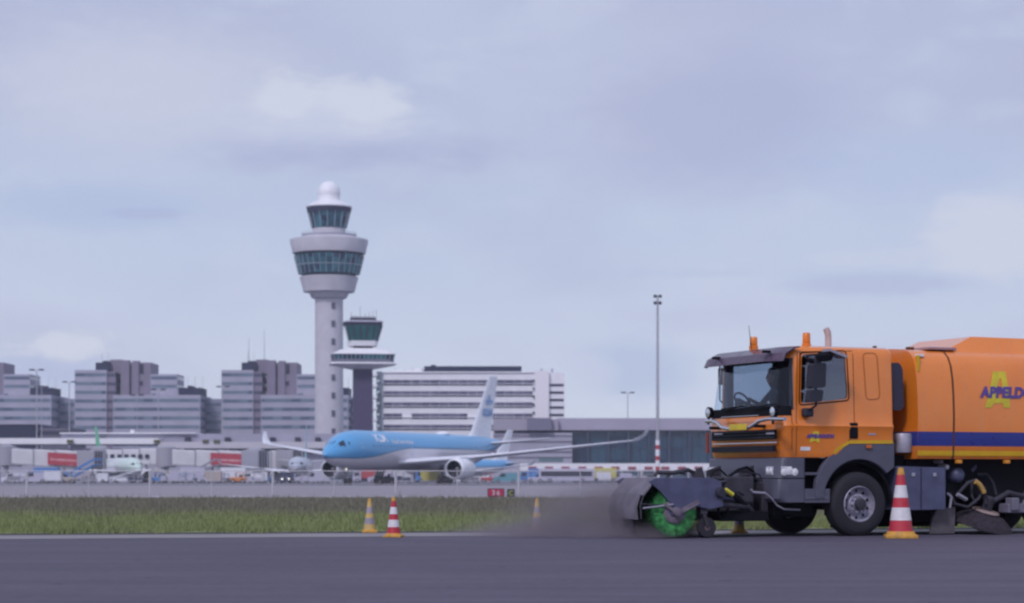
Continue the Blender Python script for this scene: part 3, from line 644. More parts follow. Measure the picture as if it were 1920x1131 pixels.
M_b2 = livery('second_blue_livery', (.11, .38, .70), (.6, .6, .66), -14, -4, .15, -.7)
airliner('narrow_body_airliner', (-23.6, 470, 0), math.atan2(-.78, -.62), 39.0, 1.95, 35, 12.3, M_pwhite, M_b2, 'small blue and white airliner partly hidden behind the large one', 3.35, -12, 1.0, False, False)
M_gw = livery('green_white_livery', (.66, .72, .72), (.68, .66, .72), -14, -4, .0, -.3, nose=(-13, -4, (.60, .73, .67)))
ga, _ = airliner('narrow_body_airliner', (-76.8, 440, 0), math.atan2(-.907, .42), 39.0, 1.95, 35, 12.4, mat('green_fin', (.07, .42, .22), .35), M_gw, 'small white airliner with bright green tail fin at the left', 3.35, -12, 1.0, False, False)
M_gr = livery('grey_blue_livery', (.44, .48, .56), (.42, .41, .47), -14, -4, .3, -.2)
airliner('narrow_body_airliner', (-42.5, 420, 0), math.atan2(-.999, .04), 39.0, 1.95, 35, 12.4, mat('pale_teal_fin', (.30, .48, .54), .4), M_gr, 'pale grey airliner nose-on at the jet bridge left of the large airliner', 3.35, -12, 1.0, False, False)

# ------------------------------------------------------------------ jet bridges
M_jb = mat('bridge_white', (.60, .585, .62), .5, var=.06, scale=.5); M_jg = mat('bridge_grey', (.34, .33, .38), .6, var=.1)
M_red = mat('banner_red', (.42, .055, .075), .5, var=.1, scale=1.5); M_pink = mat('banner_script', (.72, .40, .42), .5)
def jet_bridge(px0, px1, Y, y_top0, y_top1, label, banner=None, windows=0, py_h=30):
    s = Y/FPX; t = empty('jet_bridge', ((px0-CX)*s, Y, 0), label=label, cat='jet bridge', group='white passenger boarding bridges')
    zz = lambda py: CAMH+(HOR-py)*s
    Lb = (px1-px0)*s; za, zb = zz(y_top0), zz(y_top1); h = py_h*s; rc = 2.1
    MB().lathe([(rc, za-h-.3), (rc, za+.3), (rc*.3, za+.7)], (0, 0, 0), 'z', 20).build('rotunda', M_jg, t, 40)
    MB().lathe([(.5, 0), (.5, za-h-.3)], (0, 0, 0), 'z', 12).build('column', M_steel, t, 40)
    n = 3
    for i in range(n):
        xa, xb = rc*.7+(Lb-rc*.7)*i/n*.98, rc*.7+(Lb-rc*.7)*(i+1)/n
        f = lambda x: za+(zb-za)*x/Lb
        g = .12*(n-1-i); hw = 1.6-.12*i
        sec = MB().rings([[(x, -hw, f(x)-h+g), (x, hw, f(x)-h+g), (x, hw, f(x)-g), (x, hw-.25, f(x)-g+.2), (x, -hw+.25, f(x)-g+.2), (x, -hw, f(x)-g)] for x in (xa, xb)]).build('tunnel', M_jb, t)
        MB().rings([[(x, -hw-.06, f(x)-h+g-.3), (x, hw, f(x)-h+g-.3), (x, hw, f(x)-h+g-.02), (x, -hw-.06, f(x)-h+g-.02)] for x in (xa, xb)]).build('underframe', M_jg, sec)
        MB().box(xb-.16, xb+.02, -hw-.1, hw+.1, f(xb)-h+g-.1, f(xb)-g+.26).build('frame', M_jg, sec)
    if windows:
        for k in range(windows):
            x = Lb*.08+k*Lb*.84/windows; z = za+(zb-za)*x/Lb
            MB().box(x, x+.9, -1.69, -1.62, z-h*.62, z-h*.34).build('window', M_navy, t)
    if banner:
        b0, b1, c = [(q-px0)*s for q in banner[:2]]+[banner[2]]
        f = lambda x: za+(zb-za)*x/Lb
        b = MB().rings([[(b0, -1.85, f(b0)-h*.88), (b1, -1.85, f(b1)-h*.88), (b1, -1.85, f(b1)-h*.12), (b0, -1.85, f(b0)-h*.12)], [(b0, -1.78, f(b0)-h*.88), (b1, -1.78, f(b1)-h*.88), (b1, -1.78, f(b1)-h*.12), (b0, -1.78, f(b0)-h*.12)]]).build('banner', M_red, t)
        rnd = random.Random(int(px0)); x = b0+.6; sc_ = MB()
        while x < b1-.8:
            w = .22+.3*rnd.random(); z = f(x)-h*.55; hh = .28+.25*rnd.random()
            sc_.box(x, x+w, -1.9, -1.86, z-hh/2, z+hh/2); x += w+.16
        sc_.build('faded_lettering', M_pink, b)
    cb = MB().box(Lb, Lb+3.6, -2.2, 2.2, zb-h-.2, zb+.35, .15).build('cab', M_jg, t)
    for k in range(7): MB().box(Lb+3.6+k*.28, Lb+3.75+k*.28, -2.0, 2.0, zb-h, zb+.25).build('bellows', M_dark if k % 2 else M_jg, cb)
    xg = Lb*.78; zg = za+(zb-za)*.78-h
    dg_ = MB().box(xg-.25, xg+.25, -1.9, -1.5, .9, zg).box(xg-.25, xg+.25, 1.5, 1.9, .9, zg).box(xg-.5, xg+.5, -2.1, 2.1, .7, 1.1).build('drive_column', M_steel, t)
    for yy in (-1.4, 1.4): MB().lathe([(.3, -.2), (.6, -.18), (.6, .18), (.3, .2)], (xg, yy, .6), 'y', 16).build('wheel', M_tyre, dg_)
    m = MB(); 
    for k in range(8): m.box(Lb*.93-k*.45, Lb*.93-k*.45+.42, -2.9, -2.0, (zb-h)*(1-k/8)-.1, (zb-h)*(1-k/8))
    m.bar((Lb*.95, -2.9, zb-h+.9), (Lb*.95-3.6, -2.9, .9), .08, .08); m.build('stairs', M_steel, t)
    return t
jet_bridge(12, 148, 445, 840, 848, 'white jet bridge with red banner left of the green-tailed airliner', (93, 156, 'r'))
jet_bridge(312, 455, 450, 842, 848, 'white jet bridge with red banner right of the green-tailed airliner', (397, 467, 'r'))
jet_bridge(188, 296, 462, 843, 843, 'plain white jet bridge with a row of small square windows', None, 7, 27)
jet_bridge(478, 520, 462, 846, 847, 'short grey jet bridge with corrugated bellows by the nose-on airliner', None, 0, 34)
jet_bridge(-70, 6, 458, 840, 843, 'white jet bridge end entering at the left edge', None, 0, 30)

# ------------------------------------------------------------------ ground vehicles on the apron
PAL = {'white': (.68, .68, .74), 'blue': (.06, .20, .48), 'grey': (.25, .25, .30), 'navy': (.03, .04, .09), 'red': (.42, .05, .06), 'yellow': (.55, .50, .12), 'lilac': (.46, .44, .55), 'tan': (.42, .36, .32), 'teal': (.10, .28, .34), 'orange': (.62, .22, .05)}
def pm(c): return mat('vehicle_'+c, PAL[c], .4, var=.06, scale=1.5)
def wheels(t, xs, w, r=.38):
    for x in xs:
        for y in (-w, w):
            k = MB().lathe([(r*.5, -.13), (r*.96, -.13), (r, -.06), (r, .06), (r*.96, .13), (r*.5, .13)], (x, y, r), 'y', 18).build('wheel', M_tyre, t, 40)
            MB().lathe([(r*.5, -.14), (r*.1, -.1)], (x, y, r), 'y', 12).lathe([(r*.5, .14), (r*.1, .1)], (x, y, r), 'y', 12).build('rim', M_steel, k)
def van(c, t):
    pr = [(0, .35), (0, .95), (.15, 1.15), (.95, 1.25), (1.55, 2.0), (4.9, 2.05), (5.0, 1.9), (5.0, .35)]
    b = MB().rings([[(x, y*(.9 if z > 1.3 else 1), z) for x, z in pr] for y in (-.95, .95)]).build('body', pm(c), t, 30)
    MB().rings([[(x, y, z) for x, z in ((1.1, 1.32), (1.58, 1.9), (2.4, 1.93), (2.4, 1.32))] for y in (-.97, .97)]).build('side_window', M_black, b)
    MB().add([(.98, -.75, 1.30), (.98, .75, 1.30), (1.46, .75, 1.93), (1.46, -.75, 1.93)], [(0, 1, 2, 3)]).build('windscreen', M_black, b).location = (-.03, 0, .02)
    for y in (-.7, .7): MB().box(-.04, .02, y-.16, y+.16, .72, .92).build('headlight', M_white, b)
    wheels(t, (.95, 4.0), .86)
def lorry(c, t, box='white'):
    cab = MB().rings([[(x, y, z) for x, z in ((0, .5), (0, 1.4), (.25, 2.35), (1.7, 2.4), (1.7, .5))] for y in (-1.1, 1.1)]).build('cab', pm(c), t)
    MB().rings([[(x, y, z) for x, z in ((.3, 1.45), (.42, 2.15), (1.4, 2.15), (1.4, 1.45))] for y in (-1.12, 1.12)]).build('side_window', M_black, cab)
    MB().box(1.85, 6.8, -1.2, 1.2, .95, 3.1, .05).build('cargo_box', pm(box), t)
    MB().box(.3, 6.7, -.5, .5, .55, .93).build('chassis', M_dark, t); wheels(t, (1.0, 5.4), .98, .45)
def tug(c, t):
    MB().box(0, 3.0, -.85, .85, .4, 1.15, .08).build('body', pm(c), t); MB().box(1.0, 1.08, -.7, .7, 1.15, 1.95).box(2.3, 2.38, -.7, .7, 1.15, 1.95).box(.95, 2.45, -.75, .75, 1.95, 2.03).build('canopy', pm(c), t)
    MB().box(1.7, 2.1, -.5, .5, 1.15, 1.65, .05).build('seat', M_black, t); wheels(t, (.55, 2.4), .8, .42)
def cart(c, t):
    MB().box(0, 2.9, -.75, .75, .45, .58).box(-.9, 0, -.04, .04, .42, .48).build('deck', M_steel, t)
    m = MB()
    for x in (.04, 1.42, 2.82):
        for y in (-.7, .7): m.box(x, x+.06, y-.03, y+.03, .58, 1.75)
    m.box(-.02, 2.94, -.78, .78, 1.75, 1.82); m.build('frame', pm(c), t)
    rnd = random.Random(len(bpy.data.objects)); MB().box(.2, 1.2, -.6, .6, .6, 1.1+rnd.random()*.4, .05).box(1.3, 2.6, -.6, .6, .6, 1.0+rnd.random()*.5, .05).build('load', pm(rnd.choice(['navy', 'grey', 'lilac'])), t)
    wheels(t, (.5, 2.4), .65, .2)
def container(c, t):
    MB().rings([[(x, y, z) for x, z in ((.5, .6), (3.0, .6), (3.0, 2.2), (0, 2.2), (0, 1.1))] for y in (-.75, .75)]).build('shell', pm(c), t)
    MB().box(.1, 3.0, -.8, .8, .4, .55).build('dolly', M_steel, t); wheels(t, (.5, 2.5), .7, .18)
def stairs(c, t):
    m = MB(); n = 14
    for k in range(n): m.box(1.2+k*.36, 1.2+(k+1)*.36, -.75, .75, .9+k*.2, 1.02+k*.2)
    m.bar((1.2, -.75, .8), (6.3, -.75, 3.6), .1, .35).bar((1.2, .75, .8), (6.3, .75, 3.6), .1, .35).box(6.2, 7.6, -.8, .8, 3.6, 3.75); m.build('flight', pm(c), t)
    h = MB()
    for y in (-.78, .78): h.bar((1.2, y, 1.9), (6.2, y, 4.75), .07, .3).bar((6.2, y, 4.75), (7.6, y, 4.75), .07, .3).bar((1.2, y, .9), (1.2, y, 1.9), .06, .06).bar((7.55, y, 3.7), (7.55, y, 4.8), .06, .06)
    h.build('handrail', pm(c), t); MB().box(.2, 6.6, -.8, .8, .4, .75).bar((5.9, -.6, .7), (5.9, -.6, 3.4), .15, .15).bar((5.9, .6, .7), (5.9, .6, 3.4), .15, .15).build('chassis', M_dark, t); wheels(t, (1.0, 5.6), .8, .36)
def loader(c, t):
    MB().bar((0, 0, .9), (7.0, 0, 2.9), .9, .22).build('belt', pm(c), t); MB().box(.8, 4.8, -.85, .85, .4, .95, .05).build('body', pm('white'), t); MB().box(3.3, 3.5, -.1, .1, .9, 1.9).build('lift_arm', M_dark, t); wheels(t, (1.3, 4.2), .8, .35)
def bus(c, t):
    b = MB().box(0, 11.5, -1.25, 1.25, .35, 2.95, .12).build('body', pm(c), t); MB().box(.5, 11.0, -1.28, 1.28, 1.35, 2.4).build('window_band', M_dark, b); wheels(t, (2.3, 8.9), 1.12, .48)
KIND = {'van': (van, 'van'), 'lorry': (lorry, 'truck'), 'tug': (tug, 'tug'), 'cart': (cart, 'baggage cart'), 'container': (container, 'container'), 'stairs': (stairs, 'boarding stairs'), 'loader': (loader, 'belt loader'), 'bus': (bus, 'bus')}
NAMES = {'van': 'service_van', 'lorry': 'box_truck', 'tug': 'baggage_tug', 'cart': 'baggage_cart', 'container': 'cargo_container', 'stairs': 'boarding_stairs', 'loader': 'belt_loader', 'bus': 'apron_bus'}
def put(kind, c, px, Y, rz, label, *a):
    t = empty(NAMES[kind], ((px-CX)/FPX*Y, Y, 0), R(rz), label=label, cat=KIND[kind][1], group='ground vehicles on the apron'); KIND[kind][0](c, t, *a); return t
put('van', 'white', 4, 415, 0, 'white van at the far left edge under the jet bridge')
put('cart', 'blue', 22, 410, 0, 'blue-framed baggage cart near the left edge')
put('cart', 'lilac', 52, 412, 0, 'lilac baggage cart below the left jet bridge')
put('lorry', 'blue', 48, 430, 0, 'box truck with blue cargo box under the left jet bridge', 'blue')
put('van', 'lilac', 40, 385, 0, 'low pale lilac van foremost at the left')
put('container', 'white', 84, 384, 0, 'pale cargo container behind the foremost lilac van')
put('stairs', 'blue', 118, 425, 0, 'blue boarding stairs leading up to the tail of the green airliner')
put('tug', 'tan', 142, 400, 180, 'tan baggage tug beside the blue boarding stairs')
put('tug', 'blue', 281, 405, 0, 'small blue tug right of the green airliner engine')
put('cart', 'grey', 300, 400, 0, 'grey baggage cart behind the small blue tug')
put('van', 'white', 290, 432, 0, 'white van under the row of small bridge windows')
put('lorry', 'grey', 322, 430, 0, 'grey box truck with lilac box below the bridge rotunda', 'lilac')
put('loader', 'tan', 350, 425, 180, 'tan belt loader sloping beside the second jet bridge')
put('stairs', 'grey', 345, 440, 0, 'grey boarding stairs under the second jet bridge')
put('van', 'lilac', 372, 404, 0, 'lilac van below the blank white bridge wall')
put('cart', 'navy', 400, 400, 0, 'navy baggage cart right of the lilac van')
put('lorry', 'white', 398, 432, 0, 'white box truck under the right red banner', 'white')
put('bus', 'blue', 415, 445, 0, 'blue apron bus behind the white trucks under the right banner')
put('tug', 'orange', 432, 398, 0, 'orange tug between the carts under the right banner')
put('van', 'white', 448, 425, 0, 'white van right of the orange tug')
put('container', 'white', 474, 430, 0, 'white cargo container left of the bellows bridge')
put('container', 'white', 492, 430, 180, 'second white cargo container nearest the bellows bridge')
put('cart', 'grey', 462, 396, 0, 'grey baggage cart foremost below the bellows bridge')
van_l = put('tug', 'navy', 535, 380, 90, 'navy tug with two lit headlights facing the camera')
for y in (-.6, .6): MB().lathe([(.13, 0), (.13, .04)], (-.06, y, .85), 'x', 12).build('headlight', mat('lit_lamp', (1, .95, .85), .3, emit=2.5), van_l)
put('van', 'lilac', 566, 405, 0, 'lilac van right of the tug with lit headlights')
put('container', 'lilac', 590, 400, 0, 'lilac container beside the outer engine of the large airliner')
put('lorry', 'lilac', 662, 440, 0, 'red-boxed truck seen beneath the nose of the large airliner', 'red')
put('tug', 'navy', 706, 320, 0, 'low dark aircraft tug beneath the large airliner fuselage')
put('van', 'lilac', 690, 400, 0, 'lilac van seen under the large airliner belly')
put('container', 'yellow', 789, 330, 0, 'yellow ground power cart under the wing root')
put('container', 'yellow', 828, 345, 180, 'second yellow cart just left of the near engine')
put('lorry', 'blue', 780, 420, 0, 'blue truck seen under the wing root of the large airliner', 'blue')
put('cart', 'navy', 868, 345, 0, 'navy baggage cart just right of the near engine')
put('tug', 'red', 902, 430, 0, 'red tug below the small blue airliner')
put('van', 'teal', 925, 430, 0, 'teal van below the tail of the small blue airliner')
put('lorry', 'blue', 975, 470, 0, 'blue truck with blue box left of the barrier', 'blue')
put('bus', 'lilac', 1010, 440, 0, 'long pale apron bus low in front of the barrier')
put('van', 'grey', 1048, 480, 0, 'grey van below the white barrier')
put('lorry', 'yellow', 1095, 450, 0, 'yellow-cabbed truck in front of the barrier', 'yellow')
put('container', 'white', 1118, 440, 0, 'white container right of the yellow-cabbed truck')
put('van', 'lilac', 1140, 450, 0, 'lilac van right of the white container below the barrier')
put('cart', 'teal', 1170, 450, 0, 'teal baggage cart near the foot of the floodlight mast')
put('cart', 'tan', 1200, 430, 0, 'tan baggage cart just left of the sweeper brush hose')

put('cart', 'white', 12, 395, 0, 'white-framed baggage cart foremost at the left edge')
put('tug', 'grey', 66, 402, 0, 'grey baggage tug between the lilac cart and the pale lilac van')
put('container', 'blue', 104, 405, 0, 'blue cargo container left of the blue boarding stairs')
put('cart', 'tan', 152, 396, 0, 'tan baggage cart below the tail of the green airliner')
put('van', 'white', 158, 440, 0, 'white van behind the tail of the green airliner')
put('loader', 'white', 205, 412, 0, 'white belt loader under the fuselage of the green airliner')
put('cart', 'lilac', 238, 400, 0, 'lilac baggage cart under the nose of the green airliner')
put('container', 'lilac', 318, 398, 0, 'lilac container right of the grey baggage cart')
put('cart', 'teal', 336, 396, 0, 'teal baggage cart left of the sloping belt loader')
put('container', 'tan', 385, 396, 0, 'tan container between the lilac van and the navy cart')
put('lorry', 'tan', 436, 438, 0, 'tan truck behind the orange tug', 'grey')
put('van', 'navy', 508, 400, 0, 'navy van left of the tug with lit headlights')
put('cart', 'white', 552, 392, 0, 'white baggage cart just right of the tug with lit headlights')
put('container', 'teal', 608, 410, 0, 'teal container under the outer engine of the large airliner')
put('cart', 'grey', 740, 350, 0, 'grey baggage cart right of the low dark aircraft tug')
put('van', 'white', 812, 400, 0, 'white van between the two yellow carts')
put('tug', 'lilac', 990, 420, 0, 'lilac tug in front of the left end of the barrier')

# ------------------------------------------------------------------ fence panels beyond the grass, signs
M_fence = mat('fence_steel', (.52, .50, .56), .5, .3)
def fence_panel():
    t = empty('fence_panel', (0, 0, 0))
    w = 5.58; h = 1.28
    for x in (0, w): MB().tube([(x, 0, 0), (x, 0, h)], .055 if x == 0 else .045, 8).build('post', M_fence, t)
    MB().tube([(w/2, 0, 0), (w/2, 0, h)], .025, 6).build('stile', M_fence, t)
    MB().tube([(0, 0, h), (w, 0, h)], .022, 6).tube([(0, 0, .12), (w, 0, .12)], .018, 6).tube([(0, 0, .7), (w, 0, .7)], .01, 5).build('rail', M_fence, t)
    m = MB()
    for k in range(1, 56):
        x = k*.1; m.add([(x, 0, .1), (x+.007, 0, .1), (x+.007, 0, h), (x, 0, h)], [(0, 1, 2, 3)])
    m.build('mesh', M_fence, t)
    MB().box(-.42, .42, -.14, .14, 0, .11, .02).build('foot', M_conc2, t)
    return t
fp = fence_panel(); cones_desc = ['at the left edge of the photo', 'below the left red banner', 'below the green-tailed airliner', 'below the right red banner', 'below the nose of the large airliner', 'left of the red taxi sign', 'right of the taxi signs', 'behind the dust at the sweeper brush', 'behind the truck bumper', 'behind the truck front wheel', 'hidden mostly by the sweeper body', 'at the right end behind the truck']
for i in range(8):
    px = -180+i*230.5; o = fp if i == 0 else copy_tree(fp); s = 96.5/FPX
    o.location = ((px-CX)*s, 96.5, 0)
    tag(o, 'low see-through steel fence panel '+['running off the left edge of the photo', 'standing below the left red banner', 'standing below the right jet bridge', 'standing below the nose of the large airliner', 'standing below the near engine of the large airliner', 'standing right of the green taxi sign', 'behind the dust left of the sweeper brush', 'behind the truck cab'][i], 'fence panel', 'fence panels beyond the grass')
def sign_box(px0, px1, y0, y1, Y, m, face, label, txt=None, tm=None, split=False):
    s = Y/FPX; zz = lambda py: CAMH+(HOR-py)*s; w = (px1-px0)*s
    t = empty('taxiway_sign', ((px0-CX)*s, Y, 0), label=label, cat='sign', group='taxiway signs')
    z0 = max(.12, zz(y1)); z1 = zz(y0)
    MB().box(0, w, 0, .2, z0, z1, .015).build('cabinet', M_dark, t); MB().box(.03, w-.03, -.012, 0, z0+.03, z1-.03).build('face', m, t)
    for x in (.1, w-.16): MB().box(x, x+.06, .07, .13, 0, z0).build('leg', M_steel, t)
    if split: MB().box(w/2-.012, w/2+.012, -.02, -.012, z0+.03, z1-.03).build('divider', M_dark, t)
    if txt: text(txt, (z1-z0)*.85, Matrix.Translation((w/2, -.02, z0+.12*(z1-z0)+.03)) @ Matrix.Rotation(R(90), 4, 'X'), 'sign_text', tm, t, bold=.006, align='CENTER', spacing=1.3, depth=.003)
sign_box(914, 945.5, 916, 936, 95, mat('sign_red', (.40, .03, .08), .4), 0, 'red taxiway sign with two pale characters beside the fence', '36', mat('sign_pale', (.62, .48, .56), .5), True)
sign_box(951, 965, 917, 936, 95, mat('sign_black', (.05, .06, .05), .4), 0, 'small black and olive taxiway sign right of the red one', 'C', mat('sign_olive', (.35, .38, .12), .5))

# ------------------------------------------------------------------ traffic cones
def cone(X, Y, h, kind, label):
    t = empty('traffic_cone', (X, Y, 0), R(random.uniform(-15, 15)), label=label, cat='traffic cone', group='traffic cones along the road'); k = h/1.0
    a = {'red': mat('cone_red', (.46, .028, .05), .55, var=.12, scale=8), 'orange': mat('cone_faded_orange', (.56, .38, .13), .6, var=.15, scale=8)}[kind]
    bnd = {'red': mat('cone_white', (.66, .63, .66), .5, var=.08, scale=14), 'orange': mat('cone_grey_band', (.30, .27, .33), .6)}[kind]
    yel = mat('cone_yellow', (.55, .29, .05), .65, var=.2, scale=8)
    rad = lambda z: .185-.148*z
    MB().box(-.225*k, .225*k, -.225*k, .225*k, 0, .055*k, .012*k).lathe([(.21*k, .055*k), (.19*k, .10*k)], n=24).build('base', yel, t, 40)
    MB().lathe([(rad(.05)*k, .06*k), (rad(.9)*k, .92*k)], n=28).build('body', a, t, 40)
    for z0, z1 in ((.255, .435), (.575, .75)): MB().lathe([((rad(z0)+.004)*k, z0*k), ((rad(z1)+.004)*k, z1*k)], n=28, cap=False).build('band', bnd, t, 40)
    MB().lathe([((rad(.90)+.004)*k, .90*k), ((rad(1.0)-.002)*k, 1.0*k), (.018*k, 1.0*k), (.018*k, .97*k)], n=24).build('tip', yel, t, 40)
    return t
def cone_at(px, py, h, kind, label): Y = CAMH*FPX/(py-HOR); cone((px-CX)/FPX*Y, Y, h, kind, label)
cone_at(1689, 1009.5, 1.12, 'red', 'large red and white cone standing beside the truck front wheel')
cone_at(738, 1007.5, .65, 'red', 'small red and white cone on the road edge by the grass')
cone_at(693, 999, .60, 'orange', 'faded orange cone just left of the small red and white cone')
cone_at(1007, 998, .60, 'orange', 'faded orange and dark cone in the thin dust')
cone_at(1386, 1000, .60, 'orange', 'orange cone seen beneath the truck front bumper')

# ------------------------------------------------------------------ people (one continuous skinned body each)
def person_mesh(name, joints, edges, m, parent=None, sub=2):
    me = bpy.data.meshes.new('tmp'); me.from_pydata([j[0] for j in joints], edges, []); o = bpy.data.objects.new('tmp', me); col.objects.link(o)
    sk = o.modifiers.new('s', 'SKIN'); 
    for i, j in enumerate(joints):
        r = j[1] if isinstance(j[1], tuple) else (j[1], j[1]); me.skin_vertices[0].data[i].radius = r
    me.skin_vertices[0].data[0].use_root = True
    sb = o.modifiers.new('u', 'SUBSURF'); sb.levels = sub; sb.render_levels = sub
    bpy.context.view_layer.update(); return bake(o, name, m, parent, 60)

# ------------------------------------------------------------------ the sweeper truck: local x forward, y to the near side, z up
TX, TY, SA, CA = 5.225, 36.1, 0.40, 0.9165
truck = empty('sweeper_truck', (TX, TY, 0), math.atan2(-SA, -CA), label='big orange road sweeper truck with blue stripe and grey bumper', cat='truck')
def S(px, py, v=1.2):      # photo measurement on the side plane at distance v from the centre line -> (u, z)
    k = (px-CX)/FPX; u = (TX+SA*v-k*(TY-CA*v))/(CA-SA*k); return u, CAMH+(HOR-py)/FPX*(TY-CA*v-SA*u)
def Fr(px, py, u=1.5):     # the same on the front plane -> (v, z)
    k = (px-CX)/FPX; v = (k*(TY-SA*u)-TX+CA*u)/(SA+CA*k); return v, CAMH+(HOR-py)/FPX*(TY-CA*v-SA*u)
def orange_paint():
    m = bpy.data.materials.new('orange_paint'); m.use_nodes = True; t = NT(m.node_tree); b = t.n['Principled BSDF']
    tc = t.new('ShaderNodeTexCoord'); n = t.noise(tc.outputs['Object'], 1.2, 6, .65); sp = t.new('ShaderNodeSeparateXYZ'); t.link(tc.outputs['Object'], sp.inputs[0])
    n2 = t.noise(tc.outputs['Object'], 9.0, 5, .7)
    dirt = t.math('MULTIPLY', t.rng(t.math('ADD', sp.outputs[2], t.math('MULTIPLY', t.math('SUBTRACT', n, .5), .9)), 1.75, 1.2), .35)
    c = t.mix(t.rng(n, .3, .7), (.76, .198, .012), (.82, .23, .018)); mq = t.new('ShaderNodeMapping'); t.link(tc.outputs['Object'], mq.inputs[0]); mq.inputs['Scale'].default_value = (9, 9, .7); n9 = t.noise(mq.outputs[0], 1.0, 5, .7)
    c = t.mix(t.math('MULTIPLY', t.rng(n9, .48, .75), .20), c, (.52, .30, .17)); c = t.mix(t.math('MULTIPLY', dirt, t.rng(n2, .3, .7)), c, (.30, .14, .06))
    t.link(c, b.inputs['Base Color']); t.link(t.rng(n2, .3, .7, .26, .42), b.inputs['Roughness']); b.inputs['Coat Weight'].default_value = 1.0; b.inputs['Coat Roughness'].default_value = .12
    return m
OR = orange_paint(); GY = mat('bumper_grey', (.090, .090, .130), .5, var=.12, scale=3, bump=.1); DG = mat('dusty_dark', (.038, .035, .050), .75, var=.35, scale=7, bump=.2)
BK = mat('chassis_black', (.006, .006, .010), .75, var=.3, spec=.15); CH = mat('chrome', (.62, .60, .66), .2, .9, var=.05); RB = mat('black_rubber', (.022, .022, .038), .6, var=.2)
BLU = mat('blue_stripe', (.022, .032, .22), .35, var=.06); YEL = mat('yellow_stripe', (.62, .36, .008), .4, var=.06); WH = mat('lamp_white', (.7, .7, .74), .25)
PG = mat('plate_blue_grey', (.075, .08, .15), .55, var=.18, scale=4, bump=.1); LG = mat('light_grey_metal', (.34, .33, .40), .45, .2, var=.15, scale=6)

# cab shell: rounded footprint rings, hollow, windows cut out
def foot(front, rear, hw, rf=.20, rr=.07, n=6, inset=0.0):
    front -= inset; rear += inset; hw -= inset; pts = []
    def arc(cx, cy, r, a0, a1):
        for i in range(n+1): a = R(a0+(a1-a0)*i/n); pts.append((cx+r*math.cos(a), cy+r*math.sin(a)))
    rf = max(.03, rf-inset); rr = max(.02, rr-inset)
    arc(front-rf, hw-rf, rf, 0, 90); arc(rear+rr, hw-rr, rr, 90, 180); arc(rear+rr, -hw+rr, rr, 180, 270); arc(front-rf, -hw+rf, rf, 270, 360)
    # crown the front a little
    return [(x+(.05*(1-(y/hw)**2) if x > front-.02 else 0), y) for x, y in pts]
REAR = -.665
CAB = [(1.29, 1.46, 1.20), (1.36, 1.49, 1.215), (1.72, 1.51, 1.22), (1.80, 1.51, 1.248), (1.86, 1.51, 1.215), (2.06, 1.49, 1.205), (2.5, 1.43, 1.19), (2.93, 1.36, 1.17), (3.02, 1.32, 1.15), (3.08, 1.24, 1.11), (3.11, 1.12, 1.03)]
def shell_mb(inset):
    m = MB(); rs = []
    for z, f, hw in CAB: rs.append([(x, y, z) for x, y in foot(f, REAR+(.02 if z > 3.05 else 0), hw, inset=inset)])
    if inset: rs = rs[:-1]; rs[0] = [(x, y, 1.33) for x, y, z in rs[0]]; rs[-1] = [(x, y, 3.055) for x, y, z in rs[-1]]
    return m.rings(rs)
shell = shell_mb(0).build('cab', OR); inner = shell_mb(.05).build('tmp', BK)
boolean(shell, inner)
def cutter(pts, lo, hi, plane):
    m = MB()
    if plane == 'side': m.prism(pts, lambda p: (p[0], lo, p[1]), lambda p: (p[0], hi, p[1]))
    else: m.prism(pts, lambda p: (lo, p[0], p[1]), lambda p: (hi, p[0], p[1]))
    return m.build('tmp', BK)
def rnd_poly(pts, r=.05, n=3):
    out = []; N = len(pts)
    for i, p in enumerate(pts):
        p = Vector(p); a = Vector(pts[i-1])-p; b = Vector(pts[(i+1) % N])-p; rr = min(r, a.length/2.1, b.length/2.1)
        q0 = p+a.normalized()*rr; q1 = p+b.normalized()*rr
        for k in range(n+1): s_ = k/n; out.append(tuple(q0*(1-s_)**2+p*2*s_*(1-s_)+q1*s_*s_))
    return out
side_win = rnd_poly([S(1505, 664), S(1586, 660), S(1589, 748), S(1501, 757)], .07)
wind = rnd_poly([(-1.3, 2.10), (1.3, 2.06), (1.3, 2.90), (-1.3, 2.90)], .02)
glass_src = MB(); shell2 = shell_mb(.012).build('tmp', BK); inner2 = shell_mb(.024).build('tmp', BK); boolean(shell2, inner2)
for pts, lo, hi, pl, nm in ((side_win, .8, 1.5, 'side', 'side_window'), (side_win, -1.5, -.8, 'side', 'side_window'), (wind, 1.235, 1.9, 'front', 'windscreen')):
    c = cutter(pts, lo, hi, pl); boolean(shell, c)
    g = shell2.copy(); g.data = shell2.data.copy(); g.name = nm; col.objects.link(g); boolean(g, c, 'INTERSECT')
    g.data.materials.clear(); g.data.materials.append(glass('cab_glass' if pl == 'side' else 'windscreen_glass', (.62, .68, .76) if pl == 'side' else (.90, .94, .97), 1.0)); g.data.shade_smooth(); g.data.set_sharp_from_angle(angle=R(30)); g.parent = shell
    bpy.data.objects.remove(c)
arch = MB().prism([(u, z) for u, z in [S(1558, 870), (.66, 1.2), (.66, 1.30), (.50, 1.30), S(1590, 831), (-.9, 1.545), (-.9, 1.2)]], lambda p: (p[0], -1.5, p[1]), lambda p: (p[0], 1.5, p[1])).build('tmp', BK)
boolean(shell, arch)
for o in (inner, shell2, inner2, arch): bpy.data.objects.remove(o)
shell.data.materials.clear(); shell.data.materials.append(OR); shell.data.shade_smooth(); shell.data.set_sharp_from_angle(angle=R(32)); shell.parent = truck
shell.data.materials.append(mat('cab_lining', (.03, .03, .045), .85))
for p in shell.data.polygons:
    if p.normal.dot(p.center-Vector((.4, 0, 2.2))) < -.02: p.material_index = 1
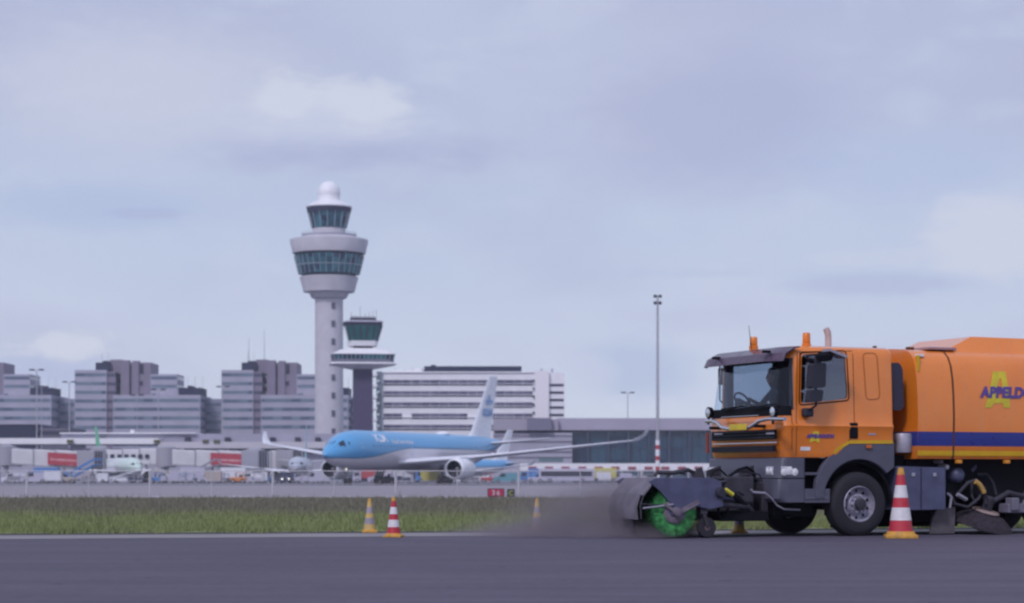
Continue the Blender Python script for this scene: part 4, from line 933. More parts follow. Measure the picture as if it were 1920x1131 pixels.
def side_strip(pts, off, m, name, par, w=.012):   # dark seam lines lying 3 mm proud of the side
    def hwz(z):
        for (z0, _, h0), (z1, _, h1) in zip(CAB, CAB[1:]):
            if z0 <= z <= z1: return h0+(h1-h0)*(z-z0)/(z1-z0)
        return CAB[0][2]
    fine = []
    for p, q in zip(pts, pts[1:]):
        nseg = max(2, int((Vector(q)-Vector(p)).length/.06))
        for i in range(nseg+1): fine.append(tuple(Vector(p).lerp(Vector(q), i/nseg)))
    for sg in (-1, 1):
        mb = MB()
        for (u0, z0), (u1, z1) in zip(fine, fine[1:]):
            d = (Vector((u1, z1))-Vector((u0, z0)))
            if d.length < 1e-5: continue
            n_ = Vector((-d.y, d.x)).normalized()*w/2
            vs = [(u, sg*(hwz(z)+off), z) for u, z in ((u0-n_.x, z0-n_.y), (u1-n_.x, z1-n_.y), (u1+n_.x, z1+n_.y), (u0+n_.x, z0+n_.y))]
            mb.add(vs, [(0, 1, 2, 3)])
        o = mb.build(name, m, par)
    return o
SEAM = mat('seam_brown', (.10, .03, .01), .7)
d0, d1 = S(1492, 850)[0], S(1601, 800)[0]
side_strip([(d0, 1.32), (d0, 1.9), (d0-.05, 3.0), (d1, 3.04), (d1, 1.66), (d1+.12, 1.56)], .003, SEAM, 'door_seam', shell)
side_strip(rnd_poly([S(1502, 661), S(1589, 657), S(1592, 751), S(1498, 760)], .07)+[S(1502, 661)], .004, BK, 'window_seal', shell, .022)
side_strip([(1.30, 1.40), (1.30, 2.0)], .003, SEAM, 'corner_seam', shell)
side_strip([S(1563, 851), S(1568, 843), S(1591, 829), S(1673, 829)], .0045, YEL, 'yellow_edge', shell, .055)
# pressed panel in the sleeper wall
pn = rnd_poly([S(1620, 662), S(1646, 662), S(1650, 748), S(1624, 750)], .08, 4)
side_strip(pn+[pn[0]], .004, mat('pressed_edge', (.42, .115, .015), .45), 'pressed_panel', shell, .02)
MB().box(d1-.06, d1+.10, 1.205, 1.245, 1.60, 1.86, .02).build('door_handle', BK, shell)
MB().box(*sorted((S(1640, 0)[0], S(1627, 0)[0])), 1.215, 1.228, 1.66, 1.69).build('badge', LG, shell)
MB().box(*sorted((S(1518, 0)[0], S(1500, 0)[0])), 1.205, 1.222, S(0, 843)[1] if 0 else 1.40, 1.46).build('badge', WH, shell)
MB().box(*sorted((S(1632, 0)[0], S(1622, 0)[0])), 1.222, 1.25, 1.44, 1.50, .01).build('marker_lamp', mat('marker_orange', (.55, .13, .03), .3), shell)
# small logo on the door
def side_text(s_, px, py, size, m, nm, par, v=1.222, bold=.0, shear=.0, sx=1.0, warp=None, spacing=1.0, depth=.002):
    u, z = S(px, py, v)
    mt = Matrix.Translation((u, v, z)) @ Matrix.Rotation(R(180), 4, 'Z') @ Matrix.Rotation(R(90), 4, 'X')
    return text(s_, size, mt, nm, m, par, bold=bold, shear=shear, sx=sx, warp=warp, spacing=spacing, depth=depth)
LY = mat('logo_yellow', (.62, .50, .03), .45); LP = mat('logo_purple', (.10, .055, .26), .45)
side_text('APPELDOORN', 1513, 820.5, .075, LP, 'logo_name', shell, 1.230, .006, .15, 1.05)

# driver's interior
itr = MB().box(.92, 1.36, -1.08, 1.08, 1.40, 1.98, .05).box(1.0, 1.25, -.95, -.2, 1.96, 2.10, .04).build('dashboard', BK, shell)
st = MB()
st.tube([(1.15+.10*math.sin(a), -.63+.22*math.cos(a), 2.24+.16*math.sin(a)) for a in [2*math.pi*k/20 for k in range(21)]], .018, 6).bar((1.28, -.63, 2.0), (1.16, -.63, 2.24), .05, .05).bar((1.15, -.84, 2.24), (1.15, -.42, 2.24), .03, .03)
st.build('steering_wheel', BK, shell)
for y in (-.56, .56):
    MB().box(.1, .62, y-.27, y+.27, 1.62, 1.86, .06).rings([[(.10+dx, y+dy, 1.80) for dx, dy in ((-.07, -.25), (.07, -.25), (.07, .25), (-.07, .25))], [(-.04+dx, y+dy, 2.50) for dx, dy in ((-.06, -.23), (.06, -.23), (.06, .23), (-.06, .23))]]).box(-.12, .02, y-.13, y+.13, 2.50, 2.76, .04).build('seat', mat('seat_fabric', (.02, .02, .035), .9), shell)
MB().box(-.60, -.52, -1.12, 1.12, 1.4, 3.0).build('rear_lining', mat('lining', (.03, .03, .05), .9), shell)
MB().box(-.5, 1.0, -1.1, 1.1, 1.36, 1.44).build('cab_floor', BK, shell)
MB().box(1.06, 1.14, -.95, -.75, 1.98, 2.25, .02).build('monitor', BK, shell)

# sun visor, lamps, aerials on the roof
vs = MB(); ring_a, ring_b, ring_c, ring_d = [], [], [], []
def vrow(front, hw, z, n=18):
    out = []
    for i in range(n+1):
        y = -hw+2*hw*i/n; e = abs(y)/hw; out.append((front-.20*max(0, (e-.72)/.28)**2, y, z))
    return out
rows = [vrow(1.33, 1.20, 3.09), vrow(1.45, 1.24, 3.075), vrow(1.64, 1.27, 2.97), vrow(1.70, 1.28, 2.84), vrow(1.68, 1.27, 2.835), vrow(1.62, 1.26, 2.95), vrow(1.43, 1.22, 3.055), vrow(1.33, 1.18, 3.07)]
vs.rings([list(r) for r in zip(*rows)], True).build('sun_visor', mat('smoked_visor', (.085, .055, .095), .25, var=.1), shell, 35)
for (px, py) in ((1346, 672), (1440, 660)):
    v_, z_ = Fr(px, py, 1.66); MB().box(1.62, 1.76, v_-.035, v_+.035, z_-.02, z_+.025, .01).build('visor_bracket', BK, shell)
BE = mat('beacon_amber', (.72, .20, .02), .25)
for px, v_, y1, y0 in ((1413, .1, 632, 654), (1512, .75, 624, 650)):
    u_, z1 = S(px, y1, v_); _, z0 = S(px, y0, v_)
    b = MB().lathe([(.075, z0-.03), (.08, z0+.04), (.065, z0+.05)], (u_, v_, 0), 'z', 20).build('beacon', OR, shell, 40)
    MB().lathe([(.062, z0+.05), (.066, z0+.06), (.064, z1-.02), (.05, z1)], (u_, v_, 0), 'z', 20).build('lens', BE, b, 40)
u_, z1 = S(1399, 610, .3); MB().tube([(u_-.1, .3, 3.08), (u_-.05, .3, z1)], [.008, .004], 5).build('aerial', BK, shell)
u_, z0 = S(1553, 650, -.2); _, z1 = S(1553, 616, -.2)
MB().tube([(u_, -.2, 2.9), (u_, -.2, z0+.18), (u_+.015, -.2, z1-.06), (u_+.05, -.2, z1)], [.055, .055, .058, .05], 12).build('exhaust_stack', mat('pale_pipe', (.50, .42, .42), .5, .2), truck, 40)

# mirrors (near side, with arms) and the far one
mb = MB(); q = [S(1520, 682, 1.5), S(1545, 681, 1.5), S(1543, 727, 1.5), S(1517, 729, 1.5)]
MB().prism(rnd_poly(q, .05), lambda p: (p[0], 1.40, p[1]), lambda p: (p[0], 1.58, p[1])).build('mirror_housing', RB, shell, 35)
q = [S(1517, 731, 1.5), S(1541, 731, 1.5), S(1538, 753, 1.5), S(1514, 755, 1.5)]
MB().prism(rnd_poly(q, .05), lambda p: (p[0], 1.40, p[1]), lambda p: (p[0], 1.56, p[1])).build('wide_mirror', RB, shell, 35)
a0 = S(1513, 668, 1.2); a1 = S(1530, 664, 1.5); a2 = S(1531, 760, 1.5); a3 = S(1510, 768, 1.2)
MB().tube([(a0[0], 1.2, a0[1]), (a1[0], 1.48, a1[1]), (a2[0], 1.49, a2[1]), (a3[0], 1.23, a3[1]-.05)], .022, 8).build('mirror_arm', RB, shell, 40)
MB().box(a3[0]-.09, a3[0]+.09, 1.2, 1.33, a3[1]-.12, a3[1]+.02, .03).build('arm_mount', RB, shell)
k0 = S(1549, 671, 1.6); MB().lathe([(.02, 0), (.12, .02), (.145, .10), (.10, .15)], (k0[0], 1.55, k0[1]-.06), 'z', 18).build('kerb_mirror', BK, shell, 40)
MB().rings([[(S(1550, 659, 1.6)[0], y, S(1550, 659, 1.6)[1]+dz) for y, dz in ((1.45, 0), (1.7, 0), (1.7, .04), (1.45, .04))], [(S(1583, 672, 1.6)[0], y, S(1583, 672, 1.6)[1]+dz) for y, dz in ((1.4, 0), (1.68, 0), (1.68, .05), (1.4, .05))]]).build('mirror_hood', LG, shell)
v_, z_ = Fr(1343, 725, 1.45); MB().box(1.18, 1.27, -1.30, -1.215, z_+.04, z_+.34, .03).tube([(1.25, -1.15, 2.95), (1.25, -1.25, 2.9), (1.25, -1.25, 2.3), (1.25, -1.17, 2.25)], .014, 8).build('far_mirror', RB, shell)
for k in (-.55, .45):
    MB().bar((1.55, k, 2.09), (1.55, k+.4, 2.13), .02, .02).bar((1.555, k-.1, 2.12), (1.55, k+.7, 2.15), .012, .02).build('wiper', BK, shell)

# front face: black grille bands, chrome bars, bull bar, plate, round lamps
U = 1.562
def fbox(name, px0, px1, py0, py1, m, u0=U, th=.03, par=shell, bev=.008):
    va, za = Fr(px0, py1, u0); vb, zb = Fr(px1, py0, u0); return MB().box(u0, u0+th, va, vb, za, zb, bev).build(name, m, par)
def curvefront(o, amt=.05, hw=1.2):   # follow the crowned front
    for v in o.data.vertices: v.co.x += amt*(1-(v.co.y/hw)**2)-.02
G1 = MB(); 
def front_band(name, z0, z1, grow, m, xmin=1.24, par=shell):
    def fp(z):
        for a, b in zip(CAB, CAB[1:]):
            if a[0] <= z <= b[0]: k = (z-a[0])/(b[0]-a[0]); return foot(a[1]+(b[1]-a[1])*k+grow, REAR, a[2]+(b[2]-a[2])*k+grow)
    o = MB(); rows = []
    for z in (z0, (z0+z1)/2, z1):
        q = [p for p in fp(z)]; h = len(q)//4; ordered = q[3*h:]+q[:h]; rows.append([(x, y, z) for x, y in ordered if x > xmin])
    n = min(len(r) for r in rows); o.rings([r[:n] for r in rows], False, False, False); return o.build(name, m, par)
front_band('scuttle_panel', 1.965, 2.115, .006, BK)
for sg in (1, -1):
    MB().box(1.10, 1.24, min(sg*1.02, sg*1.13), max(sg*1.02, sg*1.13), 2.0, 3.0, .02).build('pillar_trim', mat('cab_lining', (.03, .03, .045), .85), shell)
MB().box(1.12, 1.24, -1.1, 1.1, 2.86, 3.02, .02).build('header_trim', mat('cab_lining', (.03, .03, .045), .85), shell)
for nm, a in (('grille', (1338, 1457, 805, 827, BK)), ('grille', (1338, 1456, 835, 849, BK))):
    g = fbox(nm, *a, U, .04)
    va, za = Fr(a[0], a[3], U); vb, zb = Fr(a[1], a[2], U)
    for k in range(3): MB().box(U+.035, U+.055, va+.03, vb-.03, za+(zb-za)*(k+.5)/3-.008, za+(zb-za)*(k+.5)/3+.008).build('slat', RB, g)
fbox('chrome_bar', 1338, 1456, 829.5, 833, mat('pale_trim', (.50, .49, .56), .4), U+.03, .02); fbox('chrome_bar', 1354, 1424, 778.5, 783, CH, U+.04, .03)
fbox('badge', 1340, 1356, 812, 816, LG, U+.06, .01); fbox('badge', 1437, 1452, 811, 815, LG, U+.06, .01)
fbox('edge_reflector', 1326, 1330, 812, 850, mat('dark_red', (.22, .03, .02), .4), U-.05, .03)
v0 = [Fr(*p, 1.72) for p in ((1324, 790), (1336, 789.5), (1344, 793), (1354, 802), (1366, 804.5), (1400, 803.5), (1410, 799), (1424, 789), (1440, 785.5), (1472, 786))]
MB().tube([(1.72, v, z) for v, z in v0], .032, 10).build('bull_bar', CH, shell, 50)
for v_ in (-.75, .75): MB().bar((1.50, v_, 1.80), (1.72, v_, 1.80), .05, .05).build('bar_bracket', BK, shell)
pl = fbox('number_plate', 1368, 1400, 794.5, 807.5, mat('plate_yellow', (.62, .46, .02), .4), 1.76, .012)
va, za = Fr(1368, 807.5, 1.76); vb, zb = Fr(1400, 794.5, 1.76)
m = MB(); rnd = random.Random(5); v_ = va+.04
while v_ < vb-.07: m.box(1.772, 1.776, v_, v_+.045, za+.06, zb-.06); v_ += .078
for px, py in ((1328, 774), (1449, 772)):
    v_, z_ = Fr(px, py, 1.7); b = MB().lathe([(.04, -.10), (.09, -.06), (.10, .0), (.085, .012)], (1.70, v_, z_), 'x', 20).build('spotlight', BK, shell, 40)
    MB().lathe([(.084, .008), (.05, .022), (.01, .026)], (1.70, v_, z_), 'x', 20).build('lens', mat('lamp_glass', (.62, .66, .72), .12, .6), b, 50)
    MB().bar((1.70, v_, z_-.2), (1.69, v_, z_-.08), .03, .03).build('stem', BK, b)

# bumper, headlamps, steps, wheel arch
bp_ = MB(); rs = []
for z, f in ((.56, 1.50), (.62, 1.58), (.93, 1.60), (.96, 1.56), (1.0, 1.55), (1.26, 1.53), (1.285, 1.50)): rs.append([(x, y, z) for x, y in foot(f, 1.03, 1.22, rf=.16)])
bump = bp_.rings(rs).build('bumper', GY, truck)
c = MB().box(1.30, 2.0, -.80, .62, .4, 1.24).build('tmp', BK); boolean(bump, c); bpy.data.objects.remove(c); bump.data.materials.clear(); bump.data.materials.append(GY); bump.data.shade_smooth(); bump.data.set_sharp_from_angle(angle=R(30))
sm_ = MB(); sm_.rings([[(x, y, z) for x, y in foot(f+.003, 1.03, 1.223, rf=.16)] for z, f in ((.940, 1.588), (.958, 1.562))], True, False, False).build('bumper_seam', BK, bump)
for k in range(5): MB().box(1.40, 1.50, -.79, .61, 1.18-k*.085, 1.205-k*.085).build('slat', DG, bump)
for sg in (1, -1):   # lamps wrap the corner
    h = MB().box(1.30, 1.50, sg*1.222-.012, sg*1.222+.012, 1.00, 1.14, .01).build('headlight', mat('lamp_lens', (.58, .58, .64), .15, .3, var=.4, scale=25), bump)
    for i in range(3): MB().lathe([(.062, 0), (.035, .012*sg), (.005, .014*sg)], (1.45-i*.10, sg*1.234, 1.05+.03*(i % 2)), 'y', 12).build('reflector', WH, h, 50)
    h2 = MB().box(1.545, 1.575, sg*.96-.11, sg*.96+.11, 1.00, 1.14, .01).build('headlight', mat('lamp_lens', (.3, .3, .34), .15), bump)
    for i in range(2): MB().lathe([(.05, 0), (.03, .014), (.005, .016)], (1.576, sg*(.91+i*.11), 1.07), 'x', 12).build('reflector', WH, h2, 50)
    MB().box(.60, 1.02, sg*.93-.02, sg*.93+.02, .60, 1.28).build('step_well', BK, truck)
    for z, zt in ((.60, .88), (1.0, 1.03)): MB().box(.60, 1.04, min(sg*.95, sg*1.2), max(sg*.95, sg*1.2), z, z+.045, .01).build('step', GY, truck)
    MB().box(.56, 1.04, sg*1.17-.02, sg*1.17+.02, .55, .78, .01).build('step_panel', GY, truck)
    # fender: outline with the wheel cut-out
    arc_ = [(.70*math.cos(R(a)), .56+.70*math.sin(R(a))) for a in range(2, 146, 8)]
    if True:
        outl = [(.70, .62), (.86, .62), (.83, .95), (.72, 1.15), (.60, 1.30), (.30, 1.515), (.20, 1.535), (-.67, 1.535), (-.67, 1.13)]+[p for p in reversed(arc_) if p[0] > -.60]
    MT = Matrix(((1, 0, 0, 0), (0, 0, -1, sg*1.16), (0, 1, 0, 0), (0, 0, 0, 1)))
    plate([outl], MT, .10, .015, 'fender', GY, truck)
    gd = MB(); a_ = [R(x) for x in range(-5, 186, 8)]
    gd.rings([[((r)*math.cos(a), y, .56+(r)*math.sin(a)) for r, y in ((.64, sg*1.12), (.68, sg*1.12), (.68, sg*.75), (.64, sg*.75))] for a in a_]).build('mudguard', BK, truck)

def logo_A(pmap, name, par, warp):
    o_ = [(1158, 870), (1250, 548), (1362, 548), (1382, 870), (1322, 870), (1318, 832), (1238, 832), (1218, 870)]; h_ = [(1256, 785), (1298, 612), (1316, 612), (1320, 785)]
    q = plate([[pmap(p) for p in o_], [pmap(p) for p in h_]], Matrix.Identity(4), .002, 0.0, name, LY, par)
    bm = bmesh.new(); bm.from_mesh(q.data); bmesh.ops.triangulate(bm, faces=bm.faces[:])
    for _ in range(3): bmesh.ops.subdivide_edges(bm, edges=bm.edges[:], cuts=1, use_grid_fill=True)
    bm.to_mesh(q.data); bm.free()
    for v in q.data.vertices: v.co = warp(v.co)
    return q
logo_A(lambda p: S(1516+(p[0]-1158)*.086, 809+(p[1]-548)*.063), 'logo_letter', shell, lambda co: Vector((co.x, 1.224+co.z, co.y)))
def truck_wheel(u, v, par=truck, dual=False, r=.525, sg=1, steer=0.0):
    w = empty('wheel', (0, 0, 0)) if False else None
    rim = MB(); s = sg
    prof = [(.295, -.02), (.30, .0), (.288, .015), (.275, -.02), (.262, -.075), (.245, -.10), (.195, -.105), (.175, -.06), (.16, -.045), (.11, -.045), (.095, .01), (.088, .05), (.07, .058), (.002, .06)]
    if dual: prof = [(.295, -.02), (.30, 0), (.285, .01), (.27, -.10), (.25, -.14), (.13, -.15), (.12, -.02), (.09, -.01), (.002, 0)]
    rim.lathe([(a, b*s) for a, b in prof], (0, 0, 0), 'y', 40, cap=False)
    ro = rim.build('wheel', mat('rim_grey', (.34, .33, .41), .5, .3, var=.25, scale=12), par, 35); ro.location = (u, v, r)
    ro.rotation_euler = (0, 0, steer)
    hub = MB().lathe([(a, b*s) for a, b in ((.10, .0), (.098, .058), (.085, .075), (.06, .078), (.002, .078))], (0, 0, 0), 'y', 24).build('hub', DG, ro, 35)
    for i in range(10):
        a = 2*math.pi*i/10; MB().lathe([(.017, -.05*s), (.017, -.005*s), (.008, 0)], (.137*math.cos(a), 0, .137*math.sin(a)), 'y', 6).build('wheel_nut', LG, ro)
    for i in range(10):
        a = 2*math.pi*(i+.5)/10; MB().lathe([(.024, -.096*s), (.024, -.1*s)], (.222*math.cos(a), .004*s, .222*math.sin(a)), 'y', 12).build('rim_hole', BK, ro)
    W_ = .30 if not dual else .62
    ty = [(.29, -.015), (.31, .008), (.36, .018), (.44, .015), (.475, .004), (.495, -.012), (.515, -.022), (r, -.045), (r, -W_+.045), (.50, -W_+.012), (.42, -W_-.015), (.33, -W_-.01), (.29, -W_+.01)]
    t_ = MB().lathe([(a, b*s) for a, b in ty], (0, 0, 0), 'y', 56, cap=False)
    for i in range(56):       # tread blocks
        a = 2*math.pi*i/56
        for b0, b1 in ((-.06, -.11), (-.125, -.175), (-.19, -.24)):
            p = [((r+dr)*math.cos(a+da), bb*s, (r+dr)*math.sin(a+da)) for dr in (-.004, .006) for da, bb in ((-.04, b0), (.04, b0), (.04, b1), (-.04, b1))]
            t_.add(p, [(0, 1, 2, 3), (4, 5, 6, 7), (0, 1, 5, 4), (1, 2, 6, 5), (2, 3, 7, 6), (3, 0, 4, 7)])
    t_.build('tyre', mat('truck_tyre', (.016, .015, .023), .8, var=.25, scale=5, bump=.15), ro, 30)
    return ro
truck_wheel(0, 1.19, sg=1, steer=R(0)); truck_wheel(0, -1.19, sg=-1)
for u in (-4.15,):
    truck_wheel(u, 1.19, sg=1, dual=True); truck_wheel(u, -1.19, sg=-1, dual=True)

# chassis and underside
ch = MB().box(-6.3, 1.25, .36, .44, .72, 1.0).box(-6.3, 1.25, -.44, -.36, .72, 1.0).build('chassis_frame', BK, truck)
MB().box(-.2, 1.35, -.55, .55, .44, 1.26, .05).box(-.9, -.15, -.3, .3, .45, 1.0, .05).box(-1.1, .9, -.8, .8, 1.0, 1.28).build('engine', BK, truck)
MB().box(-.1, .1, -1.0, 1.0, .42, .62, .03).box(-4.25, -4.05, -1.0, 1.0, .4, .65, .03).build('axle', BK, truck)
MB().box(.7, 1.45, -.9, .9, .32, .62, .03).build('sump_guard', BK, truck)
MB().box(-5.9, -1.1, -.9, .9, .6, 1.30).build('underframe', BK, truck)
MB().box(-3.4, -.75, -1.1, -.95, .30, 1.2).build('far_side_box', BK, truck)
MB().box(-3.5, -.85, -1.06, -1.02, .09, .32).box(-3.5, -1.6, -.5, .3, .16, .7, .05).build('underside_dark_fill', BK, truck)  # black boxes added to stand in for the shade under the body

# ------------------------------------------------------------------ sweeper body
XS = [(1.21, 1.275), (1.24, 1.33), (1.255, 1.6), (1.262, 2.0), (1.25, 2.3), (1.22, 2.6), (1.17, 2.83), (1.09, 2.98), (.98, 3.07), (.80, 3.115), (.45, 3.14), (0, 3.15)]
def hw(z):
    for (a, z0), (b, z1) in zip(XS, XS[1:]):
        if z0 <= z <= z1: return a+(b-a)*(z-z0)/(z1-z0)
    return XS[0][0]
def xsec(u, grow=0.0):
    h = [(u, a+grow, z+(grow if z > 2.9 else 0)) for a, z in XS]; return [(u, 0, XS[0][1])]+h+[(u, -a, z) for _, a, z in reversed(h[:-1])]
UF = S(1720, 0, 1.24)[0]
body = MB().rings([xsec(u) for u in (UF, UF-.5, UF-2, -6.2)]).build('sweeper_body', OR, truck, 38)
u0, u1 = S(1765, 0, .8)[0], S(1822, 0, .8)[0]
top = MB(); sec = lambda u, h, w, b: [(u, -w-b, 3.06), (u, -w, 3.06+h), (u, w, 3.06+h), (u, w+b, 3.06)]
zt = S(1822, 633, .6)[1]-3.06
top.rings([sec(u0, .03, .85, .1), sec(u1, zt, .78, .16), sec(-6.1, zt-.02, .78, .16)]).build('hopper_lid', OR, body, 20)
def band_on_body(name, u0, u1, z0, z1, m, off=.004, both=True, par=body, nz=4):
    b = MB()
    for sg in ((1, -1) if both else (1,)):
        for i in range(nz):
            za, zb = z0+(z1-z0)*i/nz, z0+(z1-z0)*(i+1)/nz
            b.add([(u0, sg*(hw(za)+off), za), (u1, sg*(hw(za)+off), za), (u1, sg*(hw(zb)+off), zb), (u0, sg*(hw(zb)+off), zb)], [(0, 1, 2, 3)])
    return b.build(name, m, par)
zb = lambda py: S(1800, py, 1.25)[1]
band_on_body('blue_stripe', UF, -6.2, zb(836.5), zb(810), BLU); band_on_body('yellow_stripe', UF, -6.2, zb(855), zb(845.5), YEL)
MB().box(UF+.001, UF+.004, -1.15, hw(1.6), zb(836.5), zb(810)).build('blue_stripe', BLU, body)
us = S(1787, 0, 1.24)[0]
b = MB(); b.rings([[(us+d, a+.006, z+(.006 if z > 3 else 0)) for d in (.017, -.017)]+[(us+d, a-.02, z-.01) for d in (-.017, .017)] for a, z in [(1.21, 1.27)]+XS[1:]]).build('body_seam', SEAM, body)
def warpb(off): return lambda co: Vector((co.x, hw(co.z)+off+(co.y-1.2), co.z))
logo_A(lambda p: S(1600+p[0]/4.713, 580+p[1]/4.713, 1.25), 'logo_letter', body, lambda co: Vector((co.x, hw(co.y)+.007+co.z, co.y)))
side_text('APPELDOORN', 1835.5, 744.5, .245, LP, 'logo_name', body, 1.2, .014, .18, .98, warpb(.014), spacing=1.06, depth=.002)
MB().box(*sorted((S(1725, 0)[0], S(1720.5, 0)[0])), 1.14, 1.205, 2.72, 3.0, .01).build('edge_marker', YEL, body)
MB().box(*sorted((S(1738, 0)[0], S(1723, 0)[0])), 1.06, 1.13, 2.975, 3.02, .01).build('marker_lamp', WH, body)
MB().box(us-.28, us+.30, -.3, .95, 3.115, 3.16, .01).build('top_hatch', mat('mauve_hatch', (.36, .22, .24), .5), body)
for px in (1640, 1702, 1710, 1832): u_ = S(px, 0, .7)[0]; MB().box(u_-.015, u_+.015, .66, .74, 3.05, 3.165 if px != 1832 else 3.33).build('lifting_lug', SEAM, body if px > 1650 else truck)
for px in (1796, 1886): u_ = S(px, 0, 1.2)[0]; MB().box(u_-.05, u_+.05, 1.18, 1.26, 1.20, 1.26, .01).build('side_lamp', mat('amber_lamp', (.7, .28, .03), .3), body)
# air intake and pipes behind the cab
vt = rnd_poly([S(1664, 681, 1.05), S(1684, 680, 1.05), S(1691, 692, 1.05), S(1693, 764, 1.05), S(1687, 770, 1.05), S(1672, 769, 1.05)], .05)
MB().prism(vt, lambda p: (p[0], .72, p[1]), lambda p: (p[0], 1.08, p[1])).build('air_intake', mat('intake_plastic', (.03, .03, .06), .6, bump=.5), truck, 35)
u_, z_ = S(1690, 0, 1.0)[0], 1.5
MB().lathe([(.15, 1.38), (.16, 1.42), (.16, 1.66), (.14, 1.70)], (u_-.04, .98, 0), 'z', 20).build('filter_canister', LG, truck, 40)
MB().box(REAR-.45, REAR-.05, -1.0, .85, 1.05, 1.34).box(UF+.001, REAR-.1, -.3, .3, 1.3, 2.6).build('rear_equipment', BK, truck)
# side box, flap, tanks, arms, side brush
bx = [S(1683, 872, 1.22), S(1774, 876, 1.22), S(1773, 955, 1.22), S(1700, 957, 1.22)]
MB().prism(rnd_poly([S(1683, 874, 1.22), S(1774, 877, 1.22), S(1774, 955, 1.22), S(1683, 957, 1.22)], .04), lambda p: (p[0], .55, p[1]), lambda p: (p[0], 1.2, p[1])).build('side_locker', PG, truck, 30)
side_u = S(1727, 0, 1.2)[0]
MB().box(side_u-.006, side_u+.006, 1.2, 1.205, S(1727, 955)[1], S(1727, 878)[1]).build('locker_seam', BK, truck)
for px in (1712, 1752): u_ = S(px, 0)[0]; MB().box(u_-.03, u_+.03, 1.2, 1.22, .98, 1.04, .005).build('latch', LG, truck)
pts = [S(1757, 955, 1.0), S(1791, 950, 1.0), S(1790, 1002, 1.0), S(1745, 1002, 1.0), S(1748, 975, 1.0)]
MB().prism(pts, lambda p: (p[0], .95, max(.02, p[1])), lambda p: (p[0], 1.0, max(.02, p[1]))).build('rubber_flap', mat('dusty_rubber', (.10, .088, .10), .8, var=.2), truck)
for px, py, r in ((1800, 891, .125), (1776, 876, .055), (1766, 866, .03)):
    u_, z_ = S(px, py, 1.1); MB().lathe([(r*.2, .02), (r*.7, .01), (r, -.05), (r, -.6), (r*.7, -.64)], (u_, 1.1, z_), 'y', 24).build('air_tank', PG if r > .1 else LG, truck, 50)
def T3(px, py, v): u_, z_ = S(px, py, v); return (u_, v, z_)
for pl_, r, m_, nm in (
    ([(1780, 925, 1.0), (1790, 945, 1.05), (1815, 951, 1.05), (1835, 935, 1.05), (1845, 915, 1.05)], .028, DG, 'linkage_arm'),
    ([(1797, 925, 1.0), (1815, 905, 1.1), (1830, 900, 1.1), (1845, 915, 1.1), (1848, 945, 1.1)], .03, DG, 'linkage_arm'),
    ([(1795, 927, 1.1), (1812, 937, 1.1)], .035, LG, 'hydraulic_cylinder'),
    ([(1829, 903, 1.15), (1836, 908, 1.15), (1845, 924, 1.15)], .045, mat('rusty_yellow', (.50, .30, .08), .6), 'yellow_bracket'),
    ([(1832, 890, .9), (1850, 889, .9), (1862, 905, .9), (1868, 928, .9)], .025, DG, 'hose'),
    ([(1822, 905, .9), (1822, 930, 1.0), (1830, 945, 1.0)], .02, DG, 'hose'),
    ([(1830, 862, .8), (1828, 876, .9), (1822, 884, .9)], .03, PG, 'hose'),
    ([(1776, 925, 1.1), (1784, 932, 1.1), (1781, 952, 1.1)], .022, LG, 'lever'),
    ([(1862, 940, .9), (1890, 924, .9), (1915, 930, .9), (1960, 945, .9)], .05, DG, 'brush_arm'),
    ([(1760, 900, .5), (1800, 915, .5), (1860, 910, .5), (1930, 915, .5)], .06, BK, 'cross_pipe')):
    MB().tube([T3(*p) for p in pl_], r, 8).build(nm, m_, truck, 45)
# disc side brush, tilted outwards
cu_ = S(1852, 960, 1.05); sb = MB()
sb.lathe([(.17, .12), (.24, .10), (.25, .06)], (0, 0, 0), 'z', 32).lathe([(.24, .07), (.34, .04), (.50, -.08), (.54, -.15), (.46, -.16), (.2, -.02)], (0, 0, 0), 'z', 72, cap=False)
sbo = sb.build('side_brush', mat('dark_bristle', (.035, .026, .038), .9, var=.5, scale=20, bump=.8), truck, 20); sbo.location = (cu_[0], .95, .29); sbo.rotation_euler = (R(-15), R(-9), 0)
MB().lathe([(.10, .13), (.22, .125), (.235, .10), (.225, .08)], (0, 0, 0), 'z', 32).build('brush_plate', mat('worn_tan', (.30, .22, .20), .6, var=.2), sbo, 40)
MB().lathe([(.09, .13), (.09, .34), (.06, .37)], (0, 0, 0), 'z', 20).build('brush_motor', DG, sbo, 40)
st2 = MB()
for i in range(110):
    a = 2*math.pi*i/110+random.random()*.04; st2.bar((.26*math.cos(a), .26*math.sin(a), .05), ((.53+.04*random.random())*math.cos(a+.12), (.53+.04*random.random())*math.sin(a+.12), -.16), .006, .006)
st2.build('bristles', MATS['dark_bristle'], sbo)
MB().box(*sorted((S(1950, 0)[0], S(1895, 0)[0])), .85, 1.15, .36, .52, .02).box(*sorted((S(1912, 0)[0], S(1898, 0)[0])), 1.0, 1.2, .40, .62, .02).build('suction_head', mat('suction_grey', (.16, .15, .20), .6), truck)
ra = [R(x) for x in range(-10, 191, 10)]
MB().rings([[(-4.15+r*math.cos(a), y, .56+r*math.sin(a)) for r, y in ((.62, .62), (.65, .62), (.65, 1.22), (.62, 1.22))] for a in ra]).build('rear_mudguard', mat('pale_guard', (.42, .42, .50), .5), truck)

